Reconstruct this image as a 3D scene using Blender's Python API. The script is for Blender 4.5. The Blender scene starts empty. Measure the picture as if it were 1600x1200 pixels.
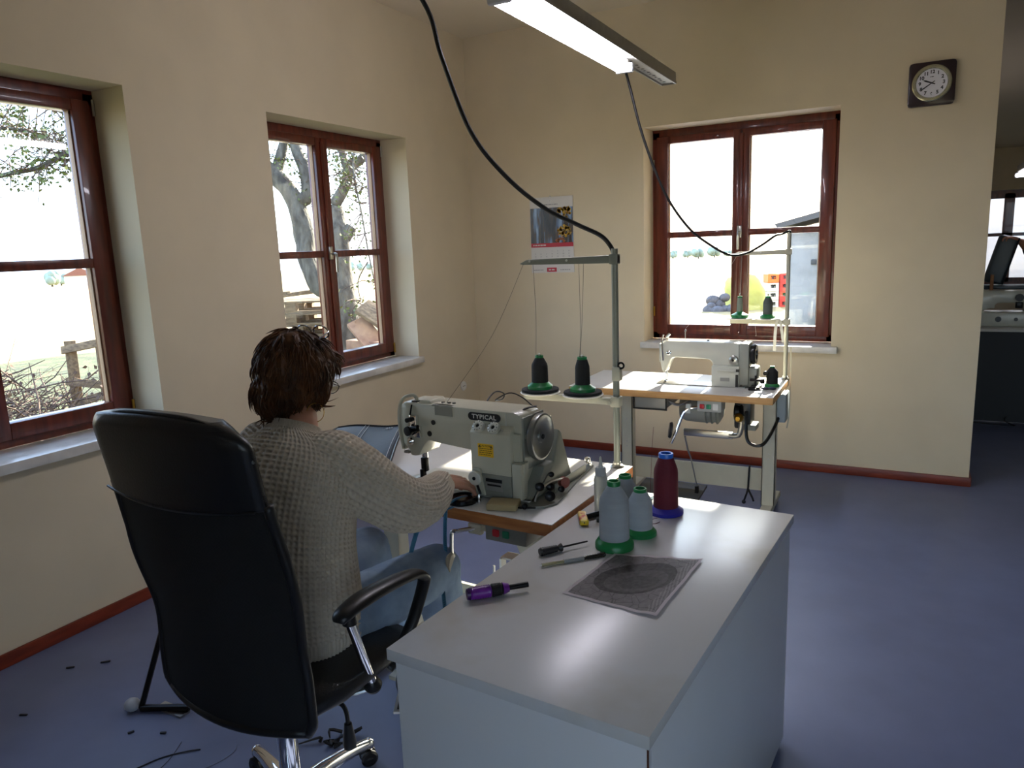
import bpy, bmesh, math, random
from mathutils import Vector, Matrix, noise
random.seed(7)
SC = bpy.context.scene
COL = SC.collection
# ---------------------------------------------------------------- camera
cam_data = bpy.data.cameras.new('camera'); cam_data.sensor_width = 36; cam_data.lens = 36*1146.06/1600
cam_data.clip_start = .05; cam_data.clip_end = 3000
camera = bpy.data.objects.new('camera', cam_data); COL.objects.link(camera)
def look(yaw, pitch, roll):
    cp, sp, cy, sy = math.cos(pitch), math.sin(pitch), math.cos(yaw), math.sin(yaw)
    f = Vector((sy*cp, cy*cp, -sp)); r = Vector((cy, -sy, 0)); u = r.cross(f)
    c, s = math.cos(roll), math.sin(roll)
    r2 = r*c+u*s; u2 = -r*s+u*c
    return Matrix((r2, u2, -f)).transposed().to_4x4()
camera.matrix_world = Matrix.Translation((3.053, -5.076, 1.55)) @ look(-.4959, .1851, -.0393)
SC.camera = camera
# ---------------------------------------------------------------- world, sun, exposure
SC.view_settings.view_transform = 'Standard'; SC.view_settings.look = 'None'
SC.view_settings.gamma = 1; SC.view_settings.use_curve_mapping = False
SC.view_settings.exposure = 0.30
world = bpy.data.worlds.new('sky'); SC.world = world; world.use_nodes = True
wn = world.node_tree.nodes; wl = world.node_tree.links; wn.clear()
wo = wn.new('ShaderNodeOutputWorld'); bg = wn.new('ShaderNodeBackground'); sky = wn.new('ShaderNodeTexSky')
sky.sky_type = 'NISHITA'; sky.sun_disc = False; sky.sun_elevation = math.radians(25.5); sky.sun_rotation = math.radians(10)
sky.air_density = 1.3; sky.dust_density = 1.2; sky.altitude = 100
bg.inputs['Strength'].default_value = SKY = 0.95
mx = wn.new('ShaderNodeMix'); mx.data_type = 'RGBA'; mx.inputs[0].default_value = .6; mx.inputs[7].default_value = (2.6, 3.5, 5.6, 1); wl.new(sky.outputs[0], mx.inputs[6]); wl.new(mx.outputs[2], bg.inputs[0]); wl.new(bg.outputs[0], wo.inputs[0])
sd = bpy.data.lights.new('sun', 'SUN'); sd.energy = 32; sd.angle = math.radians(.55); sd.color = (1, .9, .74)
sun = bpy.data.objects.new('sun', sd); COL.objects.link(sun)
sdir = Vector((-.015, 1, .461))
sun.rotation_euler = sdir.to_track_quat('Z', 'Y').to_euler()
sun.location = (1, 20, 12)
LAMP = 40
# ---------------------------------------------------------------- materials
def lin(c):
    if isinstance(c, str):
        c = [int(c[i:i+2], 16)/255 for i in (0, 2, 4)]
    return [((x+.055)/1.055)**2.4 if x > .04045 else x/12.92 for x in c] + [1]
MATS = {}
def mat(name, col, rough=.5, metal=0, var=0, scale=8, bump=0, bscale=60, stretch=(1, 1, 1), col2=None, spec=.5, coat=0, emit=None, es=0, trans=0, dist=.002, lo=.35, hi=.65, det=5):
    if name in MATS: return MATS[name]
    m = bpy.data.materials.new(name); m.use_nodes = True; nt = m.node_tree; N = nt.nodes; L = nt.links
    b = N['Principled BSDF']; c = lin(col)
    b.inputs['Base Color'].default_value = c; b.inputs['Roughness'].default_value = rough; b.inputs['Metallic'].default_value = metal
    b.inputs['Specular IOR Level'].default_value = spec; b.inputs['Coat Weight'].default_value = coat
    b.inputs['Transmission Weight'].default_value = trans
    tc = N.new('ShaderNodeTexCoord'); mp = N.new('ShaderNodeMapping'); L.new(tc.outputs['Object'], mp.inputs[0]); mp.inputs['Scale'].default_value = stretch
    if var or col2:
        n = N.new('ShaderNodeTexNoise'); n.inputs['Scale'].default_value = scale; n.inputs['Detail'].default_value = det; L.new(mp.outputs[0], n.inputs['Vector'])
        r = N.new('ShaderNodeValToRGB'); L.new(n.outputs[0], r.inputs[0])
        r.color_ramp.elements[0].position = lo; r.color_ramp.elements[1].position = hi
        d = lin(col2) if col2 else [max(0, x*(1-var)) for x in c[:3]]+[1]
        u = c if col2 else [min(1, x*(1+var)) for x in c[:3]]+[1]
        r.color_ramp.elements[0].color = d; r.color_ramp.elements[1].color = u
        L.new(r.outputs[0], b.inputs['Base Color'])
    if bump:
        n2 = N.new('ShaderNodeTexNoise'); n2.inputs['Scale'].default_value = bscale; n2.inputs['Detail'].default_value = 4; L.new(mp.outputs[0], n2.inputs['Vector'])
        bp = N.new('ShaderNodeBump'); bp.inputs['Strength'].default_value = bump; bp.inputs['Distance'].default_value = dist
        L.new(n2.outputs[0], bp.inputs['Height']); L.new(bp.outputs[0], b.inputs['Normal'])
    if emit:
        b.inputs['Emission Color'].default_value = lin(emit); b.inputs['Emission Strength'].default_value = es
    MATS[name] = m
    return m
# ---------------------------------------------------------------- object helpers
def link(o, parent=None):
    COL.objects.link(o)
    if parent: o.parent = parent
    return o
def tag(o, label=None, cat=None, group=None, kind=None):
    if label: o['label'] = label
    if cat: o['category'] = cat
    if group: o['group'] = group
    if kind: o['kind'] = kind
    return o
def thing(name, label, cat, loc=(0, 0, 0), rz=0, group=None):
    o = bpy.data.objects.new(name, None); COL.objects.link(o); o.location = loc; o.rotation_euler = (0, 0, rz)
    o.empty_display_size = .05
    return tag(o, label, cat, group)
def copy_tree(o, parent=None):
    c = o.copy(); COL.objects.link(c); c.parent = parent
    for ch in [k for k in bpy.data.objects if k.parent == o]: copy_tree(ch, c)
    return c
def origin(o):
    v = Vector((0, 0, 0))
    while o: v += Vector(o.location); o = o.parent
    return v
class MB:
    """collects shapes, then links them as ONE mesh object; world=True: the points are world points"""
    def __init__(s): s.bm = bmesh.new(); s.mi = 0
    def _fin(s, vs, mi=None):
        for f in {f for v in vs for f in v.link_faces}: f.material_index = s.mi if mi is None else mi
    def box(s, c, d, rot=None, bev=0, seg=2):
        r = bmesh.ops.create_cube(s.bm, size=1); vs = r['verts']
        bmesh.ops.scale(s.bm, vec=d, verts=vs)
        if bev:
            es = list({e for v in vs for e in v.link_edges})
            rr = bmesh.ops.bevel(s.bm, geom=vs+es, offset=bev, segments=seg, affect='EDGES', profile=.5)
            vs = list({v for f in rr['faces'] for v in f.verts} | {v for v in vs if v.is_valid})
        if rot is not None:
            m = rot if isinstance(rot, Matrix) else Matrix.Rotation(rot[2], 3, 'Z') @ Matrix.Rotation(rot[1], 3, 'Y') @ Matrix.Rotation(rot[0], 3, 'X')
            bmesh.ops.transform(s.bm, matrix=m.to_4x4(), verts=vs)
        bmesh.ops.translate(s.bm, vec=c, verts=vs); s._fin(vs); return s
    def bb(s, x0, x1, y0, y1, z0, z1, bev=0):
        return s.box(((x0+x1)/2, (y0+y1)/2, (z0+z1)/2), (abs(x1-x0), abs(y1-y0), abs(z1-z0)), bev=bev)
    def lathe(s, prof, c=(0, 0, 0), axis=(0, 0, 1), n=24, sx=1, ends=True):
        q = Vector((0, 0, 1)).rotation_difference(Vector(axis).normalized()); c = Vector(c)
        rows = []
        for r, h in prof:
            if r < 1e-6: rows.append([s.bm.verts.new(c+q @ Vector((0, 0, h)))])
            else: rows.append([s.bm.verts.new(c+q @ Vector((r*sx*math.cos(2*math.pi*i/n), r*math.sin(2*math.pi*i/n), h))) for i in range(n)])
        fs = []
        for a, b in zip(rows, rows[1:]):
            for i in range(n):
                j = (i+1) % n
                if len(a) == 1 and len(b) == 1: continue
                if len(a) == 1: fs.append(s.bm.faces.new((a[0], b[j], b[i])))
                elif len(b) == 1: fs.append(s.bm.faces.new((a[i], a[j], b[0])))
                else: fs.append(s.bm.faces.new((a[i], a[j], b[j], b[i])))
        if ends and len(rows[0]) > 1: fs.append(s.bm.faces.new(rows[0][::-1]))
        if ends and len(rows[-1]) > 1: fs.append(s.bm.faces.new(rows[-1]))
        for f in fs: f.material_index = s.mi
        return s
    def cyl(s, p0, p1, r, r2=None, n=20):
        p0 = Vector(p0); p1 = Vector(p1); h = (p1-p0).length
        return s.lathe([(r, 0), (r if r2 is None else r2, h)], p0, p1-p0, n)
    def tube(s, pts, r, n=8, cap=True, flat=1, smooth=0, up=None):
        P = [Vector(p) for p in pts]
        R = r if isinstance(r, (list, tuple)) else [r]*len(P)
        if smooth:
            Q = []; RR = []
            for i in range(len(P)-1):
                a = P[max(i-1, 0)]; b = P[i]; c = P[i+1]; d = P[min(i+2, len(P)-1)]
                for k in range(smooth):
                    t = k/smooth
                    Q.append(.5*((2*b)+(-a+c)*t+(2*a-5*b+4*c-d)*t*t+(-a+3*b-3*c+d)*t**3)); RR.append(R[i]*(1-t)+R[i+1]*t)
            Q.append(P[-1]); RR.append(R[-1]); P = Q; R = RR
        T = [(P[min(i+1, len(P)-1)]-P[max(i-1, 0)]).normalized() for i in range(len(P))]
        nrm = Vector(up) if up else (Vector((0, 0, 1)) if abs(T[0].z) < .9 else Vector((1, 0, 0)))
        rows = []
        for p, t, rr in zip(P, T, R):
            nrm = nrm - t*nrm.dot(t)
            if nrm.length < 1e-6: nrm = t.orthogonal()
            nrm.normalize(); b = t.cross(nrm)
            rows.append([s.bm.verts.new(p + nrm*(rr*flat*math.cos(2*math.pi*k/n)) + b*(rr*math.sin(2*math.pi*k/n))) for k in range(n)])
        for a, b in zip(rows, rows[1:]):
            for k in range(n): s.bm.faces.new((a[k], a[(k+1) % n], b[(k+1) % n], b[k])).material_index = s.mi
        if cap:
            s.bm.faces.new(rows[0][::-1]).material_index = s.mi; s.bm.faces.new(rows[-1]).material_index = s.mi
        return s
    def prism(s, poly, a0, a1, plane='xz', bev=0):
        """polygon in plane, extruded along the third axis from a0 to a1"""
        def P(u, v, w): return {'xz': (u, w, v), 'yz': (w, u, v), 'xy': (u, v, w)}[plane]
        A = [s.bm.verts.new(P(u, v, a0)) for u, v in poly]; B = [s.bm.verts.new(P(u, v, a1)) for u, v in poly]
        n = len(poly); fs = [s.bm.faces.new(A), s.bm.faces.new(B[::-1])]
        for i in range(n): fs.append(s.bm.faces.new((A[i], B[i], B[(i+1) % n], A[(i+1) % n])))
        bmesh.ops.recalc_face_normals(s.bm, faces=fs)
        for f in fs: f.material_index = s.mi
        if bev:
            es = list({e for f in fs for e in f.edges})
            r = bmesh.ops.bevel(s.bm, geom=es, offset=bev, segments=2, affect='EDGES', profile=.5)
            for f in r['faces']: f.material_index = s.mi
        return s
    def sph(s, c, r, d=(1, 1, 1), rot=None, n=16):
        q = bmesh.ops.create_uvsphere(s.bm, u_segments=n, v_segments=max(6, n//2+2), radius=r); vs = q['verts']
        bmesh.ops.scale(s.bm, vec=d, verts=vs)
        if rot: bmesh.ops.transform(s.bm, matrix=(Matrix.Rotation(rot[2], 4, 'Z') @ Matrix.Rotation(rot[1], 4, 'Y') @ Matrix.Rotation(rot[0], 4, 'X')), verts=vs)
        bmesh.ops.translate(s.bm, vec=c, verts=vs); s._fin(vs); return s
    def loft(s, rings, closed=False, cap=True):
        rows = [[s.bm.verts.new(p) for p in r] for r in rings]; n = len(rows[0])
        for a, b in zip(rows, rows[1:]):
            for k in range(n if not closed else n): s.bm.faces.new((a[k], a[(k+1) % n], b[(k+1) % n], b[k])).material_index = s.mi
        if cap: s.bm.faces.new(rows[0][::-1]); s.bm.faces.new(rows[-1])
        return s
    def sheet(s, rows, thick=0):
        """grid of points"""
        V = [[s.bm.verts.new(p) for p in r] for r in rows]; fs = []
        for a, b in zip(V, V[1:]):
            for i in range(len(a)-1): fs.append(s.bm.faces.new((a[i], a[i+1], b[i+1], b[i])))
        for f in fs: f.material_index = s.mi
        if thick:
            bmesh.ops.recalc_face_normals(s.bm, faces=fs)
            bmesh.ops.solidify(s.bm, geom=fs, thickness=thick)
        return s
    def torus(s, c, R, r, axis=(0, 0, 1), a0=0, a1=2*math.pi, n=32, m=8, sx=1):
        q = Vector((0, 0, 1)).rotation_difference(Vector(axis).normalized()); c = Vector(c)
        full = abs(a1-a0-2*math.pi) < 1e-6
        pts = [c+q @ Vector((R*sx*math.cos(a0+(a1-a0)*i/n), R*math.sin(a0+(a1-a0)*i/n), 0)) for i in range(n+(0 if full else 1))]
        if not full: return s.tube(pts, r, m)
        rows = []
        for i, p in enumerate(pts):
            a = a0+(a1-a0)*i/n; rad = q @ Vector((math.cos(a), math.sin(a), 0)); ax = q @ Vector((0, 0, 1))
            rows.append([s.bm.verts.new(p+rad*r*math.cos(2*math.pi*k/m)+ax*r*math.sin(2*math.pi*k/m)) for k in range(m)])
        for i in range(n):
            a = rows[i]; b = rows[(i+1) % n]
            for k in range(m): s.bm.faces.new((a[k], a[(k+1) % m], b[(k+1) % m], b[k])).material_index = s.mi
        return s
    def build(s, name, mats, parent=None, world=True, smooth=None, label=None, cat=None, group=None, kind=None, fix=True, base=None):
        bm = s.bm
        if fix: bmesh.ops.recalc_face_normals(bm, faces=bm.faces[:])
        off = origin(parent) if (parent and world) else (Vector(base) if base else Vector((0, 0, 0)))
        if off.length: bmesh.ops.translate(bm, vec=-off, verts=bm.verts[:])
        me = bpy.data.meshes.new(name); bm.to_mesh(me); bm.free()
        for m in (mats if isinstance(mats, (list, tuple)) else [mats]): me.materials.append(m)
        o = bpy.data.objects.new(name, me); link(o, parent)
        if base and not parent: o.location = base
        if smooth is None or smooth:
            me.shade_smooth()
            if smooth is None: me.set_sharp_from_angle(angle=math.radians(35))
        return tag(o, label, cat, group, kind)
def text(name, s, size, loc, rot, m, parent, ext=.0004, align='CENTER', sx=1, bold=0, sp=1):
    cu = bpy.data.curves.new(name, 'FONT'); cu.body = s; cu.size = size; cu.extrude = ext; cu.align_x = align; cu.align_y = 'CENTER'; cu.offset = bold; cu.space_character = sp
    t = bpy.data.objects.new(name, cu); me = bpy.data.meshes.new_from_object(t); bpy.data.objects.remove(t)
    M = Matrix.Translation(Vector(loc)-origin(parent)) @ rot.to_4x4() @ Matrix.Diagonal((sx, 1, 1, 1)); me.transform(M); me.materials.clear(); me.materials.append(m)
    o = bpy.data.objects.new(name, me); link(o, parent); return o
def frame(x, y):   # rotation whose local x, y are the given world directions
    x = Vector(x).normalized(); y = Vector(y); z = x.cross(y).normalized(); y = z.cross(x)
    return Matrix((x, y, z)).transposed()
def print_lines(name, x0, x1, z, y, h, m, parent, seed=1):   # a row of print too small to read
    r = random.Random(seed); mb = MB(); x = x0
    while x < x1:
        w = min(h*r.uniform(.6, 3.2), x1-x); mb.bb(x, x+w, y-.0003, y, z-h/2, z+h/2); x += w+h*.6
    return mb.build(name, m, parent)
FRONT = frame((1, 0, 0), (0, 0, 1))    # facing -y
def spline(P, k=8):
    P = [Vector(p) for p in P]; Q = []
    for i in range(len(P)-1):
        a = P[max(i-1, 0)]; b = P[i]; c = P[i+1]; d = P[min(i+2, len(P)-1)]
        for j in range(k):
            t = j/k; Q.append(.5*((2*b)+(-a+c)*t+(2*a-5*b+4*c-d)*t*t+(-a+3*b-3*c+d)*t**3))
    Q.append(P[-1]); return Q
# ================================================================ THE SETTING
plaster = mat('wall_plaster', 'D3C5A9', .9, var=.03, scale=3, bump=.12, bscale=90)
ceil_m = mat('ceiling_plaster', 'D9CDB6', .9, var=.02, scale=2)
floor_m = mat('floor_paint', '666F8E', .42, var=.06, scale=5, bump=.05, bscale=30, spec=.4)
mahog = mat('window_wood', '6E2C1C', .32, col2='4E1C10', scale=6, stretch=(6, 6, .7), bump=.1, bscale=50, coat=.25)
skirt = mat('baseboard_wood', '83331A', .4, col2='662410', scale=5, stretch=(1, 1, 6))
marble = mat('sill_marble', 'DEDBD4', .2, col2='C4C0B8', scale=9, det=9)
steel = mat('brushed_steel', 'B8B6AE', .28, 1)
chrome = mat('chrome', 'E6E6E6', .07, 1)
brass = mat('brass', 'B08A3C', .3, 1)
black_p = mat('black_plastic', '121214', .38)
glass = bpy.data.materials.new('window_glass'); glass.use_nodes = True
_n = glass.node_tree.nodes; _l = glass.node_tree.links; _n.clear()
_o = _n.new('ShaderNodeOutputMaterial'); _m = _n.new('ShaderNodeMixShader'); _t = _n.new('ShaderNodeBsdfTransparent'); _g = _n.new('ShaderNodeBsdfGlossy'); _f = _n.new('ShaderNodeLayerWeight')
_f.inputs[0].default_value = .5; _g.inputs['Roughness'].default_value = .02; _t.inputs[0].default_value = (.93, .95, .94, 1)
_p = _n.new('ShaderNodeMath'); _p.operation = 'POWER'; _p.inputs[1].default_value = 5; _q = _n.new('ShaderNodeMath'); _q.operation = 'MULTIPLY_ADD'; _q.inputs[1].default_value = .8; _q.inputs[2].default_value = .035
_l.new(_f.outputs['Facing'], _p.inputs[0]); _l.new(_p.outputs[0], _q.inputs[0])
_l.new(_q.outputs[0], _m.inputs[0]); _l.new(_t.outputs[0], _m.inputs[1]); _l.new(_g.outputs[0], _m.inputs[2]); _l.new(_m.outputs[0], _o.inputs[0])
MATS['window_glass'] = glass
H = 3.103; TH = .30; XE = 3.449
def struct(name, mb, m, parent=None, **k):
    return mb.build(name, m, parent, kind=None if parent else 'structure', **k)
struct('floor', MB().bb(-TH, 8.5, -7.2, 6.4, -.2, 0), floor_m)
# left wall with two window openings, back wall with one
W1 = (-4.131, -2.883); W2 = (-2.060, -.813); W3 = (1.4055, 2.6442)
mb = MB()
ys = [-7.2, W1[0], W1[1], W2[0], W2[1], TH]
for i in (0, 2, 4): mb.bb(-TH, 0, ys[i], ys[i+1], -.15, H+.1)
for w in (W1, W2): mb.bb(-TH, 0, w[0], w[1], -.15, .762); mb.bb(-TH, 0, w[0], w[1], 2.305, H+.1)
struct('wall_left', mb, plaster)
mb = MB(); mb.bb(0, W3[0], 0, TH, -.15, H+.1); mb.bb(W3[1], XE, 0, TH, -.15, H+.1)
mb.bb(W3[0], W3[1], 0, TH, -.15, .798); mb.bb(W3[0], W3[1], 0, TH, 2.315, H+.1)
struct('wall_back', mb, plaster)
mb = MB().bb(XE-.36, XE, TH, 6.4, -.15, 3.4)      # the wing's own outer wall, running away behind the back wall
struct('wall_wing', mb, plaster)
struct('wall_right', MB().bb(8.1, 8.5, -7.2, 6.4, -.15, 3.4), plaster)
mb = MB(); mb.bb(0, 3.3, -7.2, -6.8, -.15, H+.1); mb.bb(4.9, 5.2, -7.2, -6.8, -.15, H+.1); mb.bb(6.8, 8.1, -7.2, -6.8, -.15, H+.1)
for a, b in ((3.3, 4.9), (5.2, 6.8)): mb.bb(a, b, -7.2, -6.8, -.15, .3); mb.bb(a, b, -7.2, -6.8, 2.3, H+.1)
struct('wall_front', mb, plaster)
for n_, (a, b) in enumerate(((3.3, 4.9), (5.2, 6.8))):      # unseen windows added behind the camera as fill light for the cabinet front
    w_ = struct('window_%d' % (5+n_), MB().bb(a, b, -7.05, -6.98, 2.2, 2.3).bb(a, b, -7.05, -6.98, .3, .4).bb(a, a+.1, -7.05, -6.98, .3, 2.3).bb(b-.1, b, -7.05, -6.98, .3, 2.3).bb((a+b)/2-.05, (a+b)/2+.05, -7.05, -6.98, .3, 2.3).bb(a, b, -7.05, -6.98, 1.56, 1.6), mahog)
    MB().bb(a+.08, b-.08, -7.017, -7.013, .38, 2.22).build('pane', glass, w_)
struct('ceiling', MB().bb(0, 8.1, -6.8, 0, H, H+.15), ceil_m)
struct('ceiling_wing', MB().prism([(0, H), (1.4, H+.1), (6.0, 2.50), (6.0, 2.65), (1.4, H+.25), (0, H+.25)], XE, 8.1, 'yz'), ceil_m)
# far wall of the wing with a wide window
FX0, FX1 = 3.76, 5.3
mb = MB(); mb.bb(XE, FX0, 6, 6.4, -.15, 3.2); mb.bb(FX1, 8.1, 6, 6.4, -.15, 3.2); mb.bb(FX0, FX1, 6, 6.4, -.15, .84); mb.bb(FX0, FX1, 6, 6.4, 2.0, 3.2)
struct('wall_far', mb, plaster)
def rail(a, b, p): return p
def skirting(name, x0, x1, y0, y1): struct(name, MB().bb(x0, x1, y0, y1, 0, .057, bev=.004), skirt)
skirting('baseboard_left', 0, .015, -6.8, 0)
skirting('baseboard_back', .015, XE+.012, -.015, 0)
skirting('baseboard_end', XE, XE+.015, 0, 6)
# ---- windows. built in a local frame (u along the wall, w inward, z up), mapped by F
def window(n, F, u0, u1, z0, z1, sill, hand, hinge=None, bars=True, ref=None):
    U = abs
    root = struct('window_%d' % n, _boxes(F, [(u0, u1, z1-.05, z1+.02), (u0, u1, z0, z0+.05), (u0, u0+.05, z0, z1), (u1-.05, u1, z0, z1)], -.215, -.285), mahog)
    um = (u0+u1)/2
    zb = z0+.745
    for k, (a, b) in enumerate(((u0+.035, um-.004), (um+.004, u1-.035))):
        st = .066
        ga, gb = (a+st+.014, b-.05) if k == 0 else (a+.05, b-st-.014)
        s = _boxes(F, [(a, ga, z0+.035, z1-.035), (gb, b, z0+.035, z1-.035), (ga, gb, z0+.035, z0+.105), (ga, gb, z1-.084, z1-.035), (ga, gb, zb-.021, zb+.021)], -.195, -.265, .004).build('sash', mahog, root)
        for (p, q) in ((z0+.105, zb-.021), (zb+.021, z1-.084)):
            _boxes(F, [(ga-.004, gb+.004, p-.004, q+.004)], -.228, -.232, 0).build('pane', glass, s)
        _boxes(F, [(ga, ga+.006, z0+.105, z1-.084), (gb-.006, gb, z0+.105, z1-.084)], -.218, -.243, 0).build('glazing_bead', mat('pale_bead', 'A58262', .5), s)
    _boxes(F, [(um-.014, um+.014, z0+.06, z1-.06)], -.186, -.197, .003).build('meeting_strip', mahog, root)
    if hand:
        h = MB()
        def T(u, w, z): return F(u, w, z)
        c = um-.002
        pts = [T(c, -.176, zb+.0), T(c, -.15, zb), T(c, -.14, zb-.012), T(c, -.14, zb-.05), T(c, -.142, zb-.115)]
        h.tube(pts, [.009, .009, .009, .009, .008], 10, smooth=4)
        _b = _boxes(F, [(c-.015, c+.015, zb-.035, zb+.045)], -.195, -.176, .003, h)
        _b.build('handle', steel, root)
    for du, z in ((u0+.01, z1-.22), (u0+.01, z0+.2), (u1-.01, z0+.06), (u1-.01, z1-.06)):
        h = MB(); h.cyl(F(du, -.205, z-.035), F(du, -.205, z+.035), .007, n=10); h.build('hinge', brass if z < 1.3 else steel, root)
    if sill:
        a, b, zt = sill
        _boxes(F, [(a, b, zt-.042, zt)], .04, -.21, .003).build('window_sill', marble, root)
    return root
def _boxes(F, L, w0, w1, bev=.003, mb=None):
    mb = mb or MB()
    for (a, b, p, q) in L:
        P = [F(a, w0, p), F(b, w1, q)]
        mb.bb(min(P[0][0], P[1][0]), max(P[0][0], P[1][0]), min(P[0][1], P[1][1]), max(P[0][1], P[1][1]), p, q, bev=bev)
    return mb
FL = lambda u, w, z: (w, u, z)
FB = lambda u, w, z: (u, -w, z)
FF = lambda u, w, z: (u, 6-w-.1, z)
window(1, FL, W1[0], W1[1], .804, 2.2915, (W1[0]-.02, W1[1]+.02, .804), True)
window(2, FL, W2[0], W2[1], .804, 2.2915, (W2[0]-.02, W2[1]+.012, .804), True)
window(3, FB, W3[0], W3[1], .8405, 2.30, (1.3855, 2.6822, .8405), True)
w4 = struct('window_4', MB().bb(FX0, FX1, 6.05, 6.12, 1.93, 2.0).bb(FX0, FX1, 6.05, 6.12, .84, .90).bb(FX0, FX0+.05, 6.05, 6.12, .84, 2).bb(FX1-.05, FX1, 6.05, 6.12, .84, 2), mahog)
for a, b in ((FX0+.03, 4.12), (4.12, 4.7), (4.7, FX1-.03)):
    s = MB().bb(a, a+.055, 6.03, 6.09, .88, 1.96).bb(b-.055, b, 6.03, 6.09, .88, 1.96).bb(a, b, 6.03, 6.09, .88, .93).bb(a, b, 6.03, 6.09, 1.9, 1.96).bb(a, b, 6.03, 6.09, 1.44, 1.48).build('sash', mahog, w4)
    MB().bb(a+.05, b-.05, 6.058, 6.062, .92, 1.45).build('pane', glass, s); MB().bb(a+.05, b-.05, 6.058, 6.062, 1.47, 1.91).build('pane', glass, s)
MB().bb(FX0-.03, FX1+.03, 5.96, 6.05, .80, .84).build('window_sill', marble, w4)
# white socket on the left wall
sk = thing('wall_socket', 'small round white electric socket low on the wall beneath the middle window, near the corner', 'socket', (0, -.242, .482))
MB().lathe([(0, 0), (.038, 0), (.036, .008), (.03, .010), (.028, .006), (0, .006)], (0, -.242, .482), (1, 0, 0)).build('face_plate', mat('white_plastic', 'D4D3CC', .4), sk)
MB().cyl((.004, -.252, .482), (.0075, -.252, .482), .004).cyl((.004, -.232, .482), (.0075, -.232, .482), .004).build('socket_hole', black_p, sk)
# ================================================================ OUTSIDE
lawn = mat('lawn_soil', '5F653C', .95, col2='3C4028', scale=3, bump=.5, bscale=20, dist=.05)
dry = mat('dry_field', 'A99468', .95, col2='8C7A50', scale=.35, stretch=(1, 1, 1), bump=.4, bscale=3, dist=.1)
bark = mat('tree_bark', '6E685C', .9, col2='423C34', scale=14, bump=.9, bscale=30, stretch=(1, 1, .4), dist=.02)
twig_m = mat('dead_twigs', '4E3E38', .9, col2='6B5648', scale=20)
timber = mat('weathered_timber', '8C7558', .85, col2='5E4C3A', scale=7, stretch=(1, 6, 6), bump=.3)
concrete = mat('weathered_concrete', 'A7A5A3', .92, col2='77766F', scale=1.6, det=10, bump=.3, bscale=14, dist=.01, lo=.3, hi=.62)
def leafmat(n, c, t):
    m = mat(n, c, .6, var=.35, scale=3)
    return m
leaf_m = leafmat('tree_leaves', '5C642C', .3)
def ground_z(x, y):
    r = math.hypot(x, y)
    return -.12-.0205*max(0, r-5)+(.03*noise.noise(Vector((x*.6, y*.6, 0))) if r < 60 else 0)
def polar(name, r0, r1, m, nr, base):
    mb = MB(); rows = []
    for i in range(nr+1):
        r = r0+(r1-r0)*(i/nr)**(1 if r1 < 50 else 3)
        rows.append([(r*math.cos(a), r*math.sin(a), ground_z(r*math.cos(a), r*math.sin(a))) for a in [math.pi*2*k/180 for k in range(181)]])
    o = mb.sheet(rows).build(name, m, kind='structure'); return o
polar('lawn', .02, 12.5, lawn, 40, 0)
polar('field', 12.5, 1600, dry, 40, 0)
# grass blades outside the left windows
mb = MB(); rg = random.Random(3)
for i in range(5200):
    x = -.55-rg.random()**1.2*5.2; y = -5.2+rg.random()*6.6
    z = ground_z(x, y); h = .05+.10*rg.random()**2; a = rg.random()*6.28; w = .004; lx, ly = rg.uniform(-.05, .05), rg.uniform(-.05, .05)
    p = [Vector((x+w*math.cos(a), y+w*math.sin(a), z)), Vector((x-w*math.cos(a), y-w*math.sin(a), z)), Vector((x+lx, y+ly, z+h))]
    mb.bm.faces.new([mb.bm.verts.new(q) for q in p])
mb.build('grass', mat('grass_blades', '6F7C36', .7, col2='8E8A50', scale=2), label='short green and straw coloured grass growing outside the left windows', cat='grass', kind='stuff', fix=False)
# ---- the tree
tree = thing('tree', 'old grey-barked orchard tree with two leaning trunks outside the middle window', 'tree', (-2.5, 1.38, -.15))
mb = MB()
mb.tube([(-2.5, 1.45, -.3), (-2.501, 1.486, .302), (-2.6, 1.528, .752), (-2.729, 1.524, 1.063), (-2.95, 1.437, 1.212), (-3.09, 1.421, 1.497), (-3.127, 1.449, 1.721), (-3.25, 1.473, 2.144), (-3.467, 1.422, 2.46), (-3.75, 1.3, 2.75)], [.2, .16, .14, .13, .125, .12, .115, .105, .09, .07], 14, smooth=5)
mb.tube([(-2.42, 1.3, -.3), (-2.46, 1.28, .5), (-2.512, 1.293, 1.053), (-2.54, 1.341, 1.35), (-2.571, 1.399, 1.7), (-2.594, 1.432, 1.916), (-2.639, 1.442, 2.079)], [.24, .19, .15, .13, .12, .09, .07], 14, smooth=5)
mb.sph((-2.5, 1.36, .1), .27, (1, 1, 1.5))
for v in mb.bm.verts:
    v.co += Vector((noise.noise(v.co*5), noise.noise(v.co*5+Vector((9, 0, 0))), 0))*.035
mb.build('trunk', bark, tree, smooth=True)
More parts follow.
